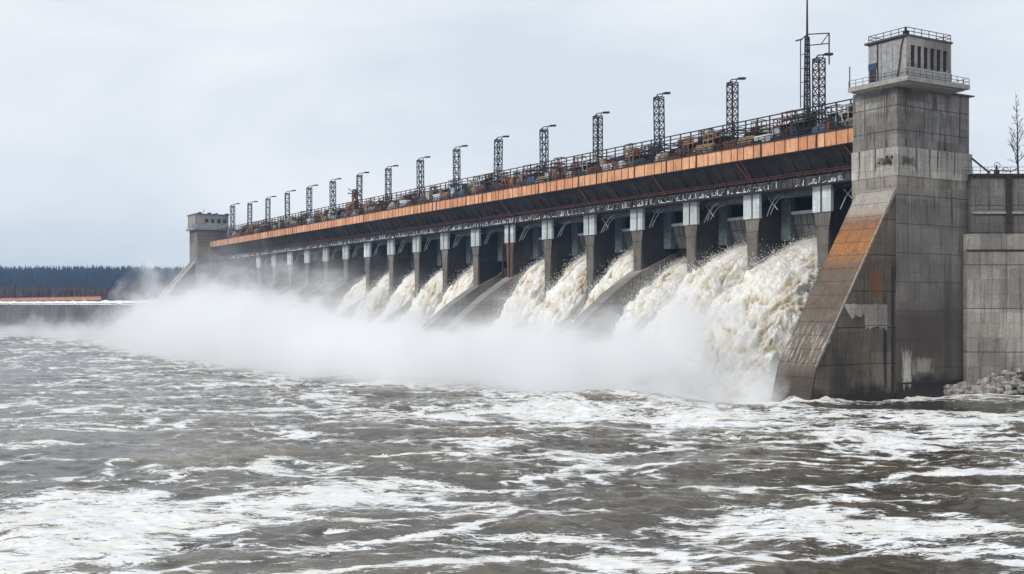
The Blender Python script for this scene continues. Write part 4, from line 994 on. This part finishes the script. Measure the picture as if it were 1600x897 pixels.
# ------------------------------------------------------------------ mist over the tailwater
# stops along y: (y, front edge x, height scale, density)
MST = [(126, 114, 13, 1), (134, 108, 15, 1), (150, 103, 12.5, 1), (165, 98, 11.5, 1), (185, 89, 11, 1), (210, 83, 10.5, 1), (260, 80, 11, .9), (330, 82, 20, .65), (400, 86, 25, .42), (470, 92, 15, .2), (515, 92, 9, .16), (700, 88, 7.5, .13), (900, 76, 7, .08)]
MY0, MY1 = 126.0, 900.0
def build_mist():
    my = np.array([s_[0] for s_ in MST]); fx = np.array([s_[1] for s_ in MST]); hz = np.array([s_[2] for s_ in MST])
    y = np.concatenate([np.linspace(126, 560, 110), np.linspace(570, 900, 30)]); t = np.linspace(0, 1, 36)
    Yg, Tg = np.meshgrid(y, t, indexing='ij'); F = np.interp(Yg, my, fx) - 12; H = np.interp(Yg, my, hz) * (1 + .25 * fbm(Yg / 22, Tg * 3, 0, 3, 60))
    back = np.interp(Yg, [126, 133, 440, 495, 496, 560, 900], [145.5, 155, 155, 149, 149, 124, 84])
    back = np.maximum(back, F + 12)
    X = F + (back - F) * Tg; Hh = 1.9 * H * smooth(0, .4, Tg)**.7 + .05
    Hh = Hh * smooth(124, 133, Yg)**.5 + .02
    top = np.stack([X, Yg, Hh], -1); bot = np.stack([X, Yg, -.4 + 0 * X], -1)
    n, m_ = X.shape; P = np.vstack([top.reshape(-1, 3), bot.reshape(-1, 3)]); idx = np.arange(n * m_).reshape(n, m_); off = n * m_; Fc = []
    a, b, c, d = idx[:-1, :-1], idx[1:, :-1], idx[1:, 1:], idx[:-1, 1:]
    Fc += np.stack([a, b, c, d], -1).reshape(-1, 4).tolist(); Fc += (np.stack([d, c, b, a], -1).reshape(-1, 4) + off).tolist()
    for e in (idx[0, :], idx[-1, :][::-1], idx[:, -1], idx[:, 0][::-1]):
        for p, q in zip(e[:-1], e[1:]): Fc.append((int(p), int(q), int(q + off), int(p + off)))
    me = bpy.data.meshes.new('mist'); me.from_pydata(P.tolist(), [], Fc); me.update()
    import bmesh
    bm = bmesh.new(); bm.from_mesh(me); bmesh.ops.recalc_face_normals(bm, faces=bm.faces); bm.to_mesh(me); bm.free()
    m = M('rolling_mist'); m.t.nodes.remove(m.b)
    v = m.n('ShaderNodeVolumePrincipled'); v.inputs['Color'].default_value = (.985, .99, 1, 1); v.inputs['Anisotropy'].default_value = 0.0
    m.l(v.outputs[0], m.out.inputs['Volume']); x = m.xyz()
    rp = m.n('ShaderNodeValToRGB'); cr = rp.color_ramp
    yn = m.map(x[1], MY0, MY1); m.l(yn, rp.inputs[0])
    for yy, f, h, dd in MST[1:-1]: cr.elements.new((yy - MY0) / (MY1 - MY0))
    for e, (yy, f, h, dd) in zip(cr.elements, MST): e.color = (f / 200, h / 50, dd, 1)
    sep = m.n('ShaderNodeSeparateColor'); m.l(rp.outputs[0], sep.inputs[0])
    Fx = m.math('MULTIPLY', sep.outputs[0], 200.0); Hs = m.math('MULTIPLY', sep.outputs[1], 50.0); Dn = sep.outputs[2]
    vec = m.comb(m.math('MULTIPLY', x[0], 1.0), m.math('MULTIPLY', x[1], .8), m.math('MULTIPLY', x[2], 1.15))
    nz = m.noise(vec, .055, 7, .66)
    nn = m.math('SUBTRACT', nz, .5)
    edge = m.map(m.math('ADD', m.math('SUBTRACT', x[0], Fx), m.math('MULTIPLY', nn, 34.0)), -4.0, 20.0, smooth=True)
    zz = m.math('SUBTRACT', 1.0, m.math('DIVIDE', x[2], Hs))
    q = m.math('ADD', zz, m.math('MULTIPLY', nn, 4.4))
    core = m.map(q, -.1, .8); core = m.math('POWER', core, 2.6)
    haze_ = m.math('MULTIPLY', m.map(m.math('ADD', m.math('SUBTRACT', 1.9, m.math('DIVIDE', x[2], Hs)), m.math('MULTIPLY', nn, 3.0)), .2, 2.2), .035)
    dens = m.math('MULTIPLY', m.math('MULTIPLY', m.math('MULTIPLY', m.math('ADD', core, haze_), edge), Dn), .62)
    m.l(dens, v.inputs['Density'])
    m.m.cycles.volume_step_rate = 1.0
    o = link('mist', me, m.m); tag(o, 'thick white mist rising where the jets strike the river', None, None, 'stuff')
build_mist()

# ------------------------------------------------------------------ air
hz = MB().box(-2500, 6200, -300, 4200, -3.5, 150)
m = M('thin_haze'); m.t.nodes.remove(m.b); v = m.n('ShaderNodeVolumePrincipled'); v.inputs['Color'].default_value = (.40, .62, 1, 1); v.inputs['Density'].default_value = .00012
m.l(v.outputs[0], m.out.inputs['Volume'])
tag(obj('haze', hz, m.m), 'thin blue haze filling the air over the river', None, None, 'stuff')
for o in bpy.data.objects:
    if '_w' in o.keys(): del o['_w']
